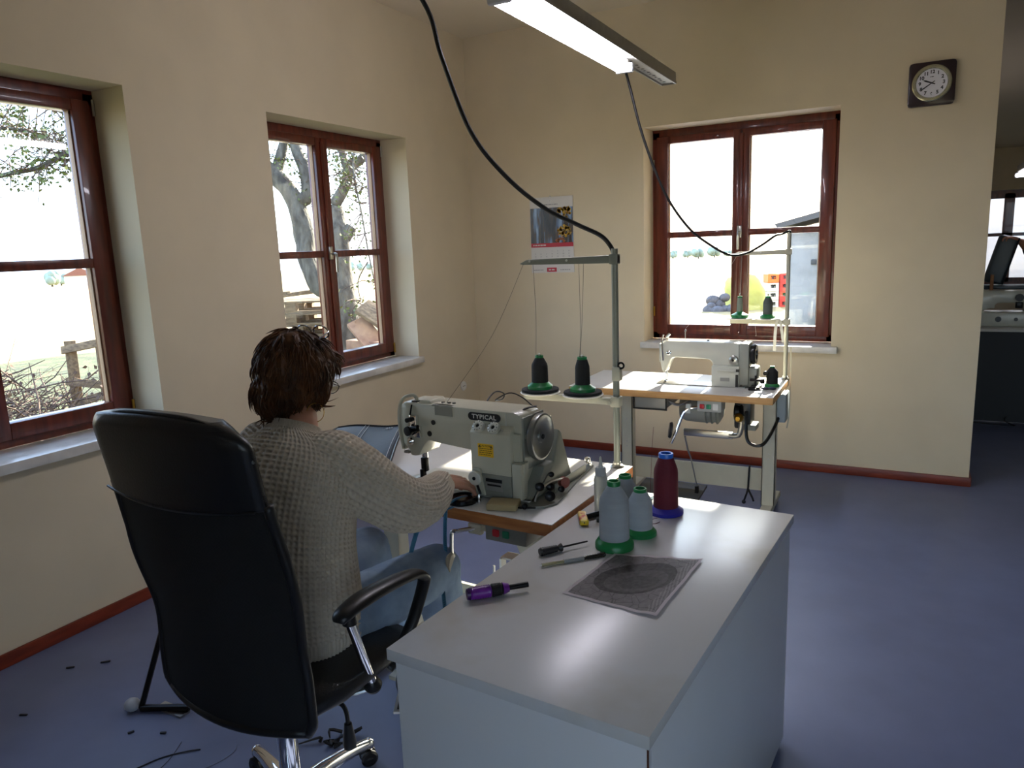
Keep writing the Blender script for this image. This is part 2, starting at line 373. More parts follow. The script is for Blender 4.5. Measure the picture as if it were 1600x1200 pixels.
brs = [([(-3.25, 1.473, 2.144), (-3.129, 1.555, 2.222), (-3.169, 1.593, 2.502), (-3.285, 1.591, 2.786), (-3.35, 1.62, 3.2)], [.09, .08, .07, .06, .04]),
       ([(-3.467, 1.422, 2.46), (-3.429, 1.49, 2.681), (-3.36, 1.57, 3.0)], [.07, .06, .04]),
       ([(-2.639, 1.442, 2.079), (-2.531, 1.551, 2.316), (-2.516, 1.594, 2.476), (-2.377, 1.69, 2.6), (-2.2, 1.75, 2.9)], [.07, .06, .055, .05, .03]),
       ([(-2.557, 1.4, 1.673), (-2.49, 1.459, 1.777), (-2.455, 1.49, 1.84)], [.09, .075, .06]),
       ([(-2.527, 1.582, 2.45), (-2.584, 1.586, 2.614), (-2.65, 1.58, 2.9)], [.05, .04, .03]),
       ([(-2.3, 1.65, 2.75), (-2.1, 1.2, 2.6), (-1.992, 1.034, 2.322), (-1.906, 1.002, 1.949), (-1.817, .96, 1.528), (-1.732, .932, 1.18)], [.02, .015, .011, .009, .008, .006]),
       ([(-3.6, 1.35, 2.6), (-3.3, .2, 2.7), (-3.05, -.9, 2.52), (-3.041, -1.241, 2.447), (-3.265, -1.387, 2.333), (-3.539, -1.547, 2.279), (-3.9, -1.8, 2.15)], [.05, .035, .025, .022, .02, .017, .012]),
       ([(-3.3, .2, 2.7), (-3.0, -.8, 2.6), (-3.054, -1.234, 2.514), (-3.184, -1.3, 2.535), (-3.35, -1.37, 2.629), (-3.559, -1.476, 2.664), (-3.9, -1.7, 2.7)], [.025, .018, .014, .013, .012, .012, .01]),
       ([(-3.05, -.9, 2.6), (-3.1, -1.3, 2.8), (-3.5, -1.6, 2.95), (-4.0, -1.9, 2.9)], [.02, .02, .015, .01]),
       ([(-1.95, 1.1, 1.45), (-2.1, 1.1, 1.25), (-2.12, 1.15, 1.0)], [.008, .006, .004])]
tips = []
for pts, rad in brs:
    MB().tube(pts, rad, 9, smooth=4).build('branch', bark, tree, smooth=True)
    Q = spline(pts, 4); tips += [(q, min(rad)) for q in Q[3:]]
rg = random.Random(11); tw = MB(); lf = MB()
def leafpair(mb, p, s, rg):
    u = Vector((rg.gauss(0, 1), rg.gauss(0, 1), rg.gauss(-.4, .7))).normalized(); v = u.orthogonal().normalized()
    v = (v*rg.uniform(-1, 1)+u.cross(v)*rg.uniform(-1, 1)).normalized()*s*.33; u = u*s
    mb.bm.faces.new([mb.bm.verts.new(q) for q in (p, p+u*.4+v, p+u, p+u*.4-v)])
for q, r in tips:
    if r > .045 and rg.random() < .4: continue
    if q.z < 2.0 and rg.random() < .7: continue
    for k in range(5 if r < .03 else 4):
        d = Vector((rg.gauss(0, 1), rg.gauss(0, 1), rg.gauss(0, .8))).normalized()*rg.uniform(.12, .42)
        m_ = q+d*.5+Vector((rg.uniform(-.05, .05),)*3); e = q+d+Vector((0, 0, -.05))
        tw.tube([q, m_, e], [.006, .004, .002], 4)
        for t in range(7):
            leafpair(lf, q.lerp(e, rg.uniform(.35, 1.05))+Vector((rg.gauss(0, .03), rg.gauss(0, .03), rg.gauss(0, .03))), rg.uniform(.028, .05), rg)
tw.build('twigs', twig_m, tree, kind='stuff', fix=False); lf.build('leaves', leaf_m, tree, kind='stuff', fix=False)
# ---- heap of cut branches
mb = MB(); rg = random.Random(5)
for i in range(1250):
    a = rg.random()*6.28; r = rg.random()**.7*1.35; cx, cy = -3.75+r*math.cos(a)*.9, -2.15+r*math.sin(a)*1.0
    hz = max(.05, .78*(1-(r/1.5)**2))*rg.random(); z = ground_z(cx, cy)+hz
    d = Vector((rg.gauss(0, 1), rg.gauss(0, 1), rg.gauss(.25, .4))).normalized()*rg.uniform(.25, .75); p = Vector((cx, cy, z))
    mid = p+d*.5+Vector((rg.gauss(0, .05), rg.gauss(0, .05), rg.gauss(0, .05))); e = p+d
    e.z = max(e.z, ground_z(e.x, e.y)); r0 = rg.uniform(.003, .009)
    mb.tube([p, mid, e], [r0, r0*.8, r0*.35], 4)
    for k in range(3):
        q = p.lerp(e, rg.uniform(.4, 1)); dd = Vector((rg.gauss(0, 1), rg.gauss(0, 1), rg.gauss(.2, .6)))*.09
        mb.tube([q, q+dd], [.002, .001], 3)
for i in range(420):
    a = rg.random()*6.28; r = rg.random()*1.2; leafpair(mb, Vector((-3.6+r*math.cos(a), -2+r*math.sin(a), ground_z(-3.6, -2)+rg.random()*.8)), .05, rg)
mb.build('brush_pile', twig_m, label='tangled heap of cut branches lying on the grass outside the left window', cat='brush pile', kind='stuff', fix=False)
# ---- broken pallet by the heap
def plank(mb, a, b, w, t, up=(0, 0, 1)):
    a = Vector(a); b = Vector(b); x = (b-a).normalized(); y = Vector(up).cross(x)
    if y.length < .01: y = Vector((1, 0, 0))
    y.normalize(); z = x.cross(y); mb.box((a+b)/2, ((b-a).length, w, t), Matrix((x, y, z)).transposed(), bev=.004)
pw = thing('broken_pallet', 'broken wooden pallet standing on its edge beside the heap of branches', 'pallet', (-3.3, -1.15, -.12))
for k in range(2):
    x, y = -3.47+.24*k, -1.24+.13*k
    mb = MB(); plank(mb, (x, y, -.15), (x-.01, y+.02, .88), .09, .04, (1, -.5, 0)); mb.build('post', timber, pw)
for z, dz in ((.80, .06), (.52, -.05), (.30, .10), (.12, 0)):
    mb = MB(); plank(mb, (-3.52, -1.28, z), (-3.20, -1.10, z+dz), .07, .022, (0, -1, .2)); mb.build('slat', timber, pw)
# ---- pallets stacked outside the middle window
def pallet():
    r = thing('wooden_pallet', 'weathered wooden pallet in the stack outside the middle window', 'pallet', (0, 0, 0), 0, 'pallets stacked outside')
    for k, y in enumerate((-.35, -.19, 0, .19, .35)): MB().box((0, y, .133), (1.2, .11, .022)).build('deck_board', timber, r, world=False)
    for x in (-.53, 0, .53):
        MB().box((x, 0, .111), (.13, .8, .02)).build('stringer', timber, r, world=False)
        for y in (-.33, 0, .33): MB().box((x, y, .061), (.13, .12, .078)).build('block', timber, r, world=False)
    for y in (-.33, 0, .33): MB().box((0, y, .011), (1.2, .1, .022)).build('base_board', timber, r, world=False)
    return r
p0 = pallet(); rg = random.Random(2)
for i in range(8):
    p = p0 if i == 0 else copy_tree(p0)
    p.location = (-3.75+rg.uniform(-.03, .03), 1.95+rg.uniform(-.03, .03), -.17+.1455*i); p.rotation_euler = (0, 0, .47+rg.uniform(-.05, .05))
mb = MB(); plank(mb, (-4.1, 1.2, 1.02), (-3.25, 1.95, 1.12), .1, .05); mb.build('loose_plank', timber, label='loose plank lying across the top of the pallet stack', cat='plank')
mb = MB(); plank(mb, (-4.05, 1.05, 1.10), (-3.42, 1.45, 1.12), .14, .025); mb.build('loose_plank', timber, label='wide thin board lying on the front of the pallet stack', cat='plank')
rb = mat('old_red_boards', '7C5440', .8, col2='A88464', scale=6)
rg = random.Random(9)
names = ['steepest of the reddish boards leaning in the pile beside the tree', 'lowest reddish board in the pile beside the tree', 'upper reddish board in the pile beside the tree', 'pale sunlit board lying across the pile beside the tree', 'short board end sticking out of the pile beside the tree']
for k, (a, b) in enumerate((((-2.0, .9, .85), (-1.25, .75, .2)), ((-2.1, .75, .35), (-1.2, 1.0, .3)), ((-2.05, 1.1, .98), (-1.3, 1.25, .5)), ((-1.95, .95, 1.0), (-1.35, 1.05, .62)), ((-1.9, 1.2, 1.0), (-1.6, 1.15, 1.02)))):
    mb = MB(); plank(mb, a, b, .22, .05, (.1, -.5, 1)); mb.build('leaning_board', rb if k != 3 else timber, label=names[k], cat='board', group='boards heaped beside the tree')
mb = MB(); rg = random.Random(4)
for k in range(9):
    a = Vector((-1.6+rg.uniform(-.35, .3), 1.05+rg.uniform(-.3, .3), -.1+.1*k)); d = Vector((rg.gauss(0, 1), rg.gauss(0, 1), 0)).normalized()*.5
    plank(mb, a-d, a+d, .16, .1)
mb.build('scrap_wood_heap', rb, label='low heap of short wood scraps under the leaning boards', cat='wood', kind='stuff')
# ---- grey outbuilding
sh = thing('outbuilding', 'grey concrete outbuilding with a low roof seen at the right edge of the back window', 'building', (2.1, 10, -.25))
MB().bb(1.17, 3.0, 8.95, 11.0, -.5, 1.68).build('wall', concrete, sh)
MB().prism([(1.0, 1.68), (3.05, 2.16), (3.05, 2.28), (.95, 1.76)], 8.7, 11.2).build('roof', mat('roof_sheet', '5E5A57', .8), sh)
MB().box((1.59, 8.94, 1.08), (.09, .04, .09), bev=.01).build('vent', mat('vent_dark', '4A4A4A', .6), sh)
# ---- beverage crates
crate_c = {'red': ('C23A38', 'red'), 'orange': ('E0743A', 'orange'), 'white': ('D0D0CE', 'white')}
def crate(colr):
    m = mat('crate_'+colr, crate_c[colr][0], .5)
    r = thing('beverage_crate', 'x', 'crate')
    mb = MB(); w, d, h, t = .30, .38, .235, .012
    mb.box((0, 0, .006), (w, d, t))
    for sx in (-1, 1):
        mb.box((sx*(w/2-t/2), 0, h/2), (t, d, h))
    for sy in (-1, 1):
        y = sy*(d/2-t/2); mb.box((0, y, .05), (w-.024, t, .1)); mb.box((0, y, h-.02), (w-.024, t, .04)); mb.box((-.105, y, .145), (.07, t, .1)); mb.box((.105, y, .145), (.07, t, .1))
    for x in (-.05, .05): mb.box((x, 0, .08), (.006, d-.03, .14))
    mb.build('crate_body', m, r, world=False)
    b = MB()
    for x in (-.1, 0, .1):
        for y in (-.12, 0, .12): b.lathe([(.03, .014), (.03, .14), (.012, .18), (.012, .215)], (x, y, 0), n=8)
    b.build('bottles', mat('bottle_dark', '2E2A26', .15), r, world=False, kind='stuff')
    return r
pr = {}
a = math.radians(-26)
for ci, (col, cx) in enumerate((('left', -.22), ('right', .07))):
    cy = 16.05+(cx+.22)*.5
    for k in range(4):
        c = 'red' if ci else ('orange' if k == 3 else 'white')
        if c not in pr: pr[c] = crate(c); o = pr[c]
        else: o = copy_tree(pr[c])
        o.location = (cx, cy, -.40+.237*k); o.rotation_euler = (0, 0, math.radians(28))
        where = ['at the foot', 'second from the foot', 'third from the foot', 'on top'][k]
        tag(o, '%s bottle crate %s of the %s-hand crate stack outside the back window' % (c, where, col), 'crate', 'bottle crates stacked outside')
# ---- sheeted pile
rg = random.Random(8); mb = MB(); mb.sph((-.72, 15.0, -.05), .5, (1.0, .8, 1.35), n=28)
for v in mb.bm.verts:
    n_ = noise.noise(v.co*2.2)*.16+abs(noise.noise(v.co*6))*.08; v.co += (v.co-Vector((-.72, 15, -.05))).normalized()*n_; v.co.z = max(v.co.z, -.42)
mb.build('tarpaulin', mat('tarp_yellow', 'B3B25C', .6, var=.15, scale=3), label='crumpled yellow-green sheet covering a heap beside the bottle crates', cat='tarpaulin', smooth=True)
mb = MB()
for k in range(16): mb.sph((-1.15+rg.uniform(-.3, .3), 14.3+rg.uniform(-.2, .2), -.36+rg.random()*.45*(1 if k > 6 else .4)), rg.uniform(.12, .2), (1, 1, .8), n=10)
mb.build('rubble_heap', mat('dark_rubble', '5F5B5C', .9, var=.3), label='dark heap of stones and sacks left of the yellow sheet', cat='heap', kind='stuff')
# ---- far trees and houses on the horizon
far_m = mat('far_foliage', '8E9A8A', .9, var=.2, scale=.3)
def far_tree(rg):
    r = thing('distant_tree', 'hazy tree on the horizon beyond the dry field', 'tree', (0, 0, 0), 0, 'trees along the horizon')
    mb = MB()
    for k in range(9): mb.sph((rg.uniform(-2.2, 2.2), rg.uniform(-1.6, 1.6), 3.2+rg.uniform(-1.2, 1.6)), rg.uniform(1, 1.9), n=10)
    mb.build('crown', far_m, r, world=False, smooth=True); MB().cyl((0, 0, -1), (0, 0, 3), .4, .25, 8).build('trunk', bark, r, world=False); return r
rg = random.Random(6); f0 = far_tree(rg)
k = 0
for az0, az1, n_ in ((-60, -50, 20), (-41, -33, 12), (-18, -11, 7)):
    for i in range(n_):
        az = math.radians(az0+(az1-az0)*(i+.3*rg.random())/n_); d = 330+45*(i % 4); x, y = 3+d*math.sin(az), -5+d*math.cos(az)
        o = f0 if k == 0 else copy_tree(f0); k += 1; s = rg.uniform(.7, 1.2)
        o.location = (x, y, ground_z(x, y)-.5); o.scale = (s, s, s); o.rotation_euler = (0, 0, rg.random()*6)
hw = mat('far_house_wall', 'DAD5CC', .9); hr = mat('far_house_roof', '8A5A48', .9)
h0 = None
for i, az in enumerate((-58.3, -55.3, -52.4)):
    a = math.radians(az); d = 280; x, y = 3+d*math.sin(a), -5+d*math.cos(a)
    r = thing('distant_house', ['pale house at the far left on the horizon', 'pale house in the middle of the three on the horizon', 'pale house rightmost of the three on the horizon'][i], 'house', (x, y, ground_z(x, y)), a*-1+.3*i, 'houses on the horizon')
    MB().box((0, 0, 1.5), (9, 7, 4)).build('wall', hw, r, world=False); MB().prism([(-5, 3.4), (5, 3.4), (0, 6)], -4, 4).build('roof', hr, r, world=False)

# building facing the far window of the wing
fb = thing('neighbouring_building', 'pale rendered building standing outside the far window of the next room', 'building', (5, 12, -.25))
MB().bb(3.2, 12, 11.6, 15, -.6, 5.2).build('wall', mat('pink_render', 'E3CDBD', .9, var=.08, scale=1.5), fb)
MB().prism([(11.1, 5.1), (13.25, 6.6), (15.4, 5.1), (15.4, 5.25), (13.25, 6.8), (11.1, 5.25)], 3.1, 12.2, 'yz').build('roof', mat('far_house_roof', ''), fb)
# ================================================================ LAMPS
grey_metal = mat('galvanised_grey', '8E8C84', .45, .5, var=.05, scale=30)
tube_m = mat('lit_tube', 'FFFFFF', .4, emit='F4F1FF', es=LAMP)
dim_tube = mat('dim_tube', 'FFFFFF', .4, emit='F4F1FF', es=7)
def batten(name, label, x, y0, y1, z, holes_from=None, w=.075, rods=()):
    r = thing(name, label, 'ceiling light', (x, (y0+y1)/2, z))
    x0, x1 = x-.005, x+w
    mb = MB().bb(x0, x1, y0, y1, z+.008, z+.062, bev=.003).bb(x0-.004, x0+.004, y0, y1, z, z+.012).bb(x1-.004, x1+.004, y0, y1, z, z+.012).bb(x0, x1, y1-.004, y1, z, z+.05)
    mb.build('trunking', grey_metal, r)
    if holes_from is not None:
        n = 13
        for i in range(n):
            yy = holes_from+.045+(y1-.06-holes_from-.045)*i/(n-1)
            MB().cyl((x+.02 if i % 2 else x+.026, yy, z+.0085), (x+.02 if i % 2 else x+.026, yy, z+.0065), .006 if i % 2 else .008, n=10).build('punched_hole', black_p, r)
    t1 = (holes_from if holes_from is not None else y1-.05)
    L = 1.26; y = t1
    while y > y0+.2:
        a = max(y-L, y0+.02)
        hh = MB().bb(x-.002, x+.034, a-.02, y+.02, z-.02, z+.008, bev=.004).build('fitting', mat('white_enamel', 'E2E0DC', .35), r)
        for dx in (-.008, .038):
            MB().cyl((x+dx, a+.02, z-.034), (x+dx, y-.02, z-.034), .0165, n=16).build('fluorescent_tube', tube_m if holes_from else dim_tube, r)
        MB().bb(x-.028, x+.058, y-.022, y+.004, z-.053, z-.01, bev=.006).build('end_cap', mat('clear_end', 'C9CCD4', .3), r)
        MB().bb(x-.028, x+.058, a-.004, a+.022, z-.053, z-.01, bev=.006).build('end_cap', mat('clear_end', '', .3), r)
        break
    for yy, zz in rods:
        MB().cyl((x+w/2, yy, z+.06), (x+w/2, yy, zz), .003, n=6).build('hanging_wire', steel, r)
    return r
batten('fluorescent_batten', 'long fluorescent batten lamp on grey perforated trunking hanging above the sewing tables', 1.79, -3.9, -.835, 2.40, -1.50, rods=((-3.6, H), (-2.95, H)))
batten('fluorescent_batten', 'fluorescent batten lamp hanging in the further room beyond the wall end', 3.93, -.2, 3.6, 2.06, None, rods=((3.4, 2.95), (.6, 3.1)))
# ================================================================ SEWING TABLES AND MACHINES
laminate = mat('table_laminate', 'C9C6C0', .35, var=.04, scale=7, spec=.5)
edge_w = mat('table_edge_wood', 'B0703A', .5, col2='96582A', scale=8, stretch=(1, 8, 8))
edge_p = mat('table_edge_ply', 'C89A5E', .5, col2='B0804A', scale=8, stretch=(1, 8, 14))
putty = mat('machine_enamel', 'B5B19D', .36, var=.04, scale=12, bump=.08, bscale=250, coat=.15)
putty2 = mat('machine_enamel_pale', 'C2C1B4', .3, var=.03, scale=12, coat=.2)
putty_d = mat('machine_casting_grey', '85867C', .4, .2, var=.06, scale=16)
frame_p = mat('frame_enamel', 'B9B5A2', .45, var=.05, scale=9)
black_m = mat('blackened_steel', '1E1D1E', .35, .7)
white_pl = mat('white_plastic', '', 0)
red_p = mat('red_button', 'B3202A', .35); green_p = mat('green_button', '1E7A56', .35)
green_c = mat('green_spool_plastic', '17783F', .35)
def sewing_table(name, label, x0, x1, y0, y1, z, rz, edge, posts, beam_z, pivot, th=.04, switch=None, drawer=False):
    t = thing(name, label, 'sewing table', (pivot[0], pivot[1], 0), rz)
    MB().bb(x0, x1, y0, y1, z-.003, z, bev=.001).build('laminate_top', laminate, t)
    mb = MB().bb(x0, x1, y0, y1, z-th, z-.003, bev=.002)
    mb.build('table_board', edge, t)
    yc = (y0+y1)/2
    for px in posts:
        l = MB(); l.bb(px-.035, px+.035, yc-.03, yc-.026, .06, z-th-.02); l.bb(px-.035, px-.031, yc-.03, yc+.03, .06, z-th-.02); l.bb(px+.031, px+.035, yc-.03, yc+.03, .06, z-th-.02)
        l.prism([(yc-.03, z-th-.02), (yc+.03, z-th-.02), (yc+.2, z-th), (yc-.2, z-th)], px-.03, px+.03, 'yz')
        leg = l.build('leg', frame_p, t)
        MB().bb(px-.03, px+.03, yc-.25, yc+.25, .022, .062, bev=.006).build('foot_bar', frame_p, leg)
        for s in (-1, 1): MB().cyl((px, yc+.22*s, 0), (px, yc+.22*s, .024), .022, .014).build('foot_pad', black_p, leg)
        for zz in (.33, .36, .5): MB().cyl((px+.034, yc-.012, zz), (px+.037, yc-.012, zz), .005, n=8).cyl((px, yc-.029, zz), (px, yc-.032, zz), .005, n=8).build('bolt', steel, leg)
    MB().bb(posts[0], posts[1], yc+.028, yc+.034, beam_z-.065, beam_z+.065).bb(posts[0], posts[1], yc+.02, yc+.034, beam_z+.058, beam_z+.065).build('cross_beam', frame_p, t)
    return t, yc
# ---- near table
PV = (2.19, -3.275)
t1, yc = sewing_table('sewing_table', 'near sewing table with wood-edged white top where the woman works', 1.05, 2.19, -3.275, -2.655, .761, math.radians(-3), edge_w, (1.33, 2.08), .25, PV)
sb = MB().bb(1.955, 2.10, -3.27, -3.16, .672, .722, bev=.004).build('switch_box', mat('switch_grey', '77766E', .5), t1)
MB().bb(1.985, 2.007, -3.278, -3.268, .69, .712, bev=.003).build('stop_button', red_p, sb)
MB().bb(2.02, 2.042, -3.278, -3.268, .69, .712, bev=.003).build('start_button', green_p, sb)
MB().lathe([(0, -.12), (.075, -.11), (.085, -.05), (.085, .08), (.06, .13), (0, .14)], (2.03, -2.98, .6), (0, 1, 0)).bb(1.99, 2.07, -3.05, -2.9, .66, .722).build('motor', frame_p, t1)
kp = MB().tube([(1.97, -3.2, .70), (1.93, -3.25, .70), (1.87, -3.3, .695), (1.853, -3.305, .68), (1.853, -3.31, .56)], .0065, 10, smooth=3).build('knee_lifter', chrome, t1)
MB().lathe([(0, -.006), (.032, -.004), (.036, .004), (.03, .012), (0, .014)], (1.862, -3.325, .595), (-1, -.3, 0)).build('knee_pad', mat('cream_pad', 'A79F8C', .5), kp)
MB().sph((1.85, -3.332, .592), .012).build('knee_clamp', black_m, kp)
MB().box((1.915, -3.26, .698), (.05, .02, .035), bev=.005).box((1.95, -3.24, .705), (.03, .05, .02), bev=.003).build('lifter_bracket', mat('cast_cream', 'B4AB94', .5), t1)
MB().box((1.95, -3.08, .535), (.1, .05, .006)).box((1.905, -3.1, .51), (.008, .03, .05)).build('motor_bracket', white_pl, t1)
MB().tube([(1.87, -3.1, .5), (1.83, -3.08, .12)], .004, 8).build('treadle_rod', steel, t1)
MB().prism([(-3.25, .07), (-2.95, .10), (-2.95, .085), (-3.25, .055)], 1.5, 1.86, 'yz').build('treadle', frame_p, t1)
# ---- far table
t2, yc2 = sewing_table('sewing_table', 'far sewing table with plywood-edged top standing under the back window', 1.335, 2.478, -1.205, -.635, .735, 0, edge_p, (1.60, 2.425), .19, (2.478, -1.205))
sb = MB().bb(2.085, 2.215, -1.19, -1.09, .632, .694, bev=.006).build('switch_box', mat('switch_pale', 'A9A9A0', .5), t2)
MB().bb(2.10, 2.125, -1.198, -1.188, .65, .675, bev=.003).build('stop_button', red_p, sb); MB().bb(2.135, 2.16, -1.198, -1.188, .65, .675, bev=.003).build('start_button', green_p, sb)
MB().bb(2.17, 2.197, -1.193, -1.189, .645, .68).build('switch_label', white_pl, sb)
mo = MB().lathe([(0, -.13), (.07, -.12), (.085, -.08), (.09, .02), (.085, .1), (.05, .12), (0, .12)], (2.05, -.93, .6), (1, .1, 0)).bb(1.86, 2.2, -.97, -.88, .655, .695).build('motor', mat('motor_grey', '9A9A90', .42, .1), t2)
for x in (2.08, 2.11, 2.14): MB().torus((x, -.93, .6), .088, .006, (1, .1, 0), n=28, m=6).build('cooling_rib', putty_d, mo)
MB().lathe([(0, 0), (.05, 0), (.055, .01), (.05, .03), (.06, .04), (.05, .05), (0, .05)], (2.24, -.95, .59), (1, 0, 0)).build('motor_pulley', black_m, t2)
MB().bb(2.24, 2.33, -.98, -.86, .50, .66, bev=.01).build('belt_guard', black_p, t2)
MB().bb(2.27, 2.36, -1.0, -.9, .50, .53).build('motor_foot', putty_d, t2)
MB().box((2.475, -.86, .62), (.06, .14, .16), bev=.008).build('junction_box', mat('box_blue_grey', '8E9AA0', .5), t2)
dr = MB().bb(1.72, 1.90, -1.15, -.8, .625, .632).bb(1.72, 1.724, -1.15, -.8, .63, .69).bb(1.896, 1.90, -1.15, -.8, .63, .69).bb(1.72, 1.90, -1.152, -1.146, .62, .692, bev=.002).build('drawer', mat('drawer_steel', '9C9A92', .4, .3), t2)
MB().bb(1.716, 1.904, -1.16, -1.152, .616, .624).bb(1.716, 1.904, -1.16, -1.152, .684, .692).bb(1.712, 1.72, -1.16, -1.152, .616, .692).bb(1.9, 1.908, -1.16, -1.152, .616, .692).build('drawer_rim', black_p, dr)
MB().tube([(1.90, -1.1, .66), (1.95, -1.09, .64), (2.0, -1.08, .66), (2.03, -1.05, .68)], .008, 8, smooth=4).build('oil_tube', steel, t2)
kl = MB().tube([(2.10, -1.1, .635), (2.03, -1.12, .632), (1.995, -1.13, .6), (1.96, -1.15, .5), (1.93, -1.15, .43)], .008, 10, smooth=3).build('knee_lifter', chrome, t2)
MB().box((2.02, -1.12, .63), (.028, .02, .055), bev=.004).build('lifter_clamp', white_pl, kl)
MB().lathe([(0, -.008), (.04, -.006), (.048, 0), (.042, .012), (0, .014)], (1.925, -1.13, .50), (-1, -.35, .15), sx=1).build('knee_pad', black_p, kl)
MB().bb(1.965, 2.24, -1.02, -1.0, .445, .485, bev=.004).tube([(2.22, -1.01, .465), (2.27, -1.01, .47), (2.285, -1.01, .52), (2.285, -1.0, .58)], .015, 10, smooth=3).build('clutch_lever', steel, t2)
MB().sph((2.275, -1.03, .575), .026).cyl((2.275, -1.06, .575), (2.275, -1.0, .575), .012).build('lever_knob', brass, t2)
MB().tube([(1.975, -1.02, .44), (1.985, -1.0, .36), (2.0, -.98, .3), (2.03, -.96, .13)], [.006, .006, .004, .004], 8).build('treadle_rod', steel, t2)
MB().box((2.03, -.96, .105), (.02, .02, .05)).build('rod_joint', black_m, t2)
MB().prism([(-1.15, .075), (-.83, .10), (-.83, .085), (-1.15, .06)], 1.68, 2.06, 'yz').build('treadle', mat('treadle_dark', '3A3A38', .5), t2)
MB().tube([(2.32, -1.05, .62), (2.33, -1.1, .5), (2.36, -1.13, .46), (2.42, -1.12, .46), (2.455, -1.0, .52), (2.47, -.9, .58)], .009, 8, smooth=6).build('power_cable', black_p, t2)
MB().tube([(2.315, -.89, .262), (2.315, -.903, .25), (2.312, -.905, .17), (2.308, -.905, .12), (2.29, -.905, .06)], .006, 6, smooth=4).tube([(2.31, -.905, .13), (2.335, -.905, .08), (2.342, -.905, .06)], .006, 6).sph((2.288, -.905, .05), .012).build('hanging_strap', black_p, t2)
MB().tube([(2.43, -.88, .62), (2.44, -.87, .45), (2.44, -.86, .34), (2.43, -.85, .34)], .004, 6).build('cord', mat('grey_cord', '9A9A94', .6), t2)

# ---- near machine
m1 = thing('sewing_machine', 'large grey-beige walking foot sewing machine in front of the woman', 'sewing machine', (1.85, -3.06, .761), math.radians(-3))
arm = [(1.556, .90), (1.556, 1.03), (1.566, 1.046), (2.0, 1.046), (2.03, 1.035), (2.04, .96), (2.0, .93), (1.86, .903), (1.70, .915), (1.665, .92), (1.64, .895), (1.622, .862), (1.59, .857), (1.578, .865), (1.575, .88)]
body = MB().prism(arm, -3.12, -3.0, bev=.008)
body.prism([(1.855, .77), (1.855, .98), (2.03, .98), (2.03, .77)], -3.13, -2.985, bev=.004).build('arm', putty, m1)
hd = MB().prism([(-3.15, .775), (-3.15, .845), (-3.15, .978), (-3.125, 1.0), (-3.10, 1.0), (-3.10, .775)], 1.856, 2.005, 'yz', bev=.004).build('column_cover', putty, m1)
MB().bb(1.862, 2.008, -3.156, -3.14, .771, .846, bev=.003).build('lower_cover', putty_d, m1)
MB().bb(1.57, 2.06, -3.14, -2.97, .762, .772, bev=.003).build('bed', putty2, m1)
MB().lathe([(0, 0), (.06, 0), (.06, .0015), (0, .0015)], (1.60, -3.06, .762), n=32).build('needle_plate', steel, m1)
MB().bb(1.70, 1.79, -3.07, -3.05, .7625, .7645, bev=.0005).build('slide_plate', steel, m1)
# face plate and needle bar group
MB().bb(1.546, 1.557, -3.115, -3.005, .875, 1.035, bev=.004).build('face_plate', putty, m1)
MB().tube([(1.565, -3.13, .885), (1.558, -3.135, .95), (1.562, -3.135, 1.03), (1.575, -3.125, 1.06), (1.6, -3.11, 1.07), (1.608, -3.1, 1.06), (1.61, -3.1, 1.045)], .008, 10, smooth=5, flat=.6).build('lever_guard', putty, m1)
MB().tube([(1.606, -3.124, 1.04), (1.60, -3.13, 1.0), (1.597, -3.132, .96), (1.592, -3.132, .94)], .003, 6, smooth=4).bb(1.595, 1.62, -3.11, -3.09, 1.045, 1.05).build('take_up_lever', black_m, m1)
MB().prism([(1.622, 1.046), (1.68, 1.046), (1.672, 1.056), (1.635, 1.056)], -3.11, -3.03, bev=.002).build('top_cover', putty, m1)
tm = MB().box((1.617, -3.13, .985), (.03, .02, .045), bev=.004).box((1.628, -3.128, .95), (.03, .014, .04), bev=.003).build('tension_bracket', chrome, m1)
MB().lathe([(0, 0), (.016, 0), (.017, .006), (.013, .008), (.013, .02), (.017, .022), (.016, .028), (0, .03)], (1.612, -3.132, .955), (-.2, -1, 0)).cyl((1.6, -3.14, .955), (1.64, -3.14, .965), .011).build('tension_post', black_m, m1)
MB().lathe([(0, 0), (.013, 0), (.014, .008), (.01, .012), (.005, .012), (.005, .02), (0, .02)], (1.60, -3.128, .915), (0, -1, 0)).build('tension_disc', chrome, m1)
MB().lathe([(0, 0), (.008, 0), (.008, .014), (0, .016)], (1.60, -3.135, .99), (0, -1, 0)).lathe([(0, 0), (.008, 0), (.008, .014), (0, .016)], (1.617, -3.135, .995), (0, -1, 0)).build('thread_guide', black_m, m1)
MB().cyl((1.592, -3.06, .86), (1.592, -3.06, .80), .0055).cyl((1.604, -3.06, .86), (1.604, -3.06, .79), .0065).cyl((1.592, -3.06, .80), (1.592, -3.06, .768), .0015).build('needle_bar', chrome, m1)
MB().box((1.600, -3.065, .815), (.022, .02, .05), bev=.003).box((1.598, -3.075, .785), (.014, .02, .03), bev=.002).box((1.598, -3.09, .770), (.02, .05, .005), bev=.001).box((1.585, -3.085, .7695), (.012, .045, .004)).build('presser_foot', black_m, m1)
MB().cyl((1.57, -3.02, .88), (1.57, -3.0, .86), .012).box((1.575, -3.125, .873), (.02, .012, .008)).build('knee_lift_link', steel, m1)
for x, z, r in ((1.672, .945, .0095), (1.69, .985, .0085)): MB().cyl((x, -3.118, z), (x, -3.1215, z), r).build('cover_plug', black_p, m1)
MB().prism([(1.69, 1.046), (1.765, 1.046), (1.775, 1.043), (1.765, 1.039), (1.69, 1.038), (1.685, 1.043)], -3.119, -3.10).bb(1.70, 1.77, -3.122, -3.118, 1.012, 1.042).build('thread_rest', mat('worn_zinc', '8C8B80', .5, .4), m1)
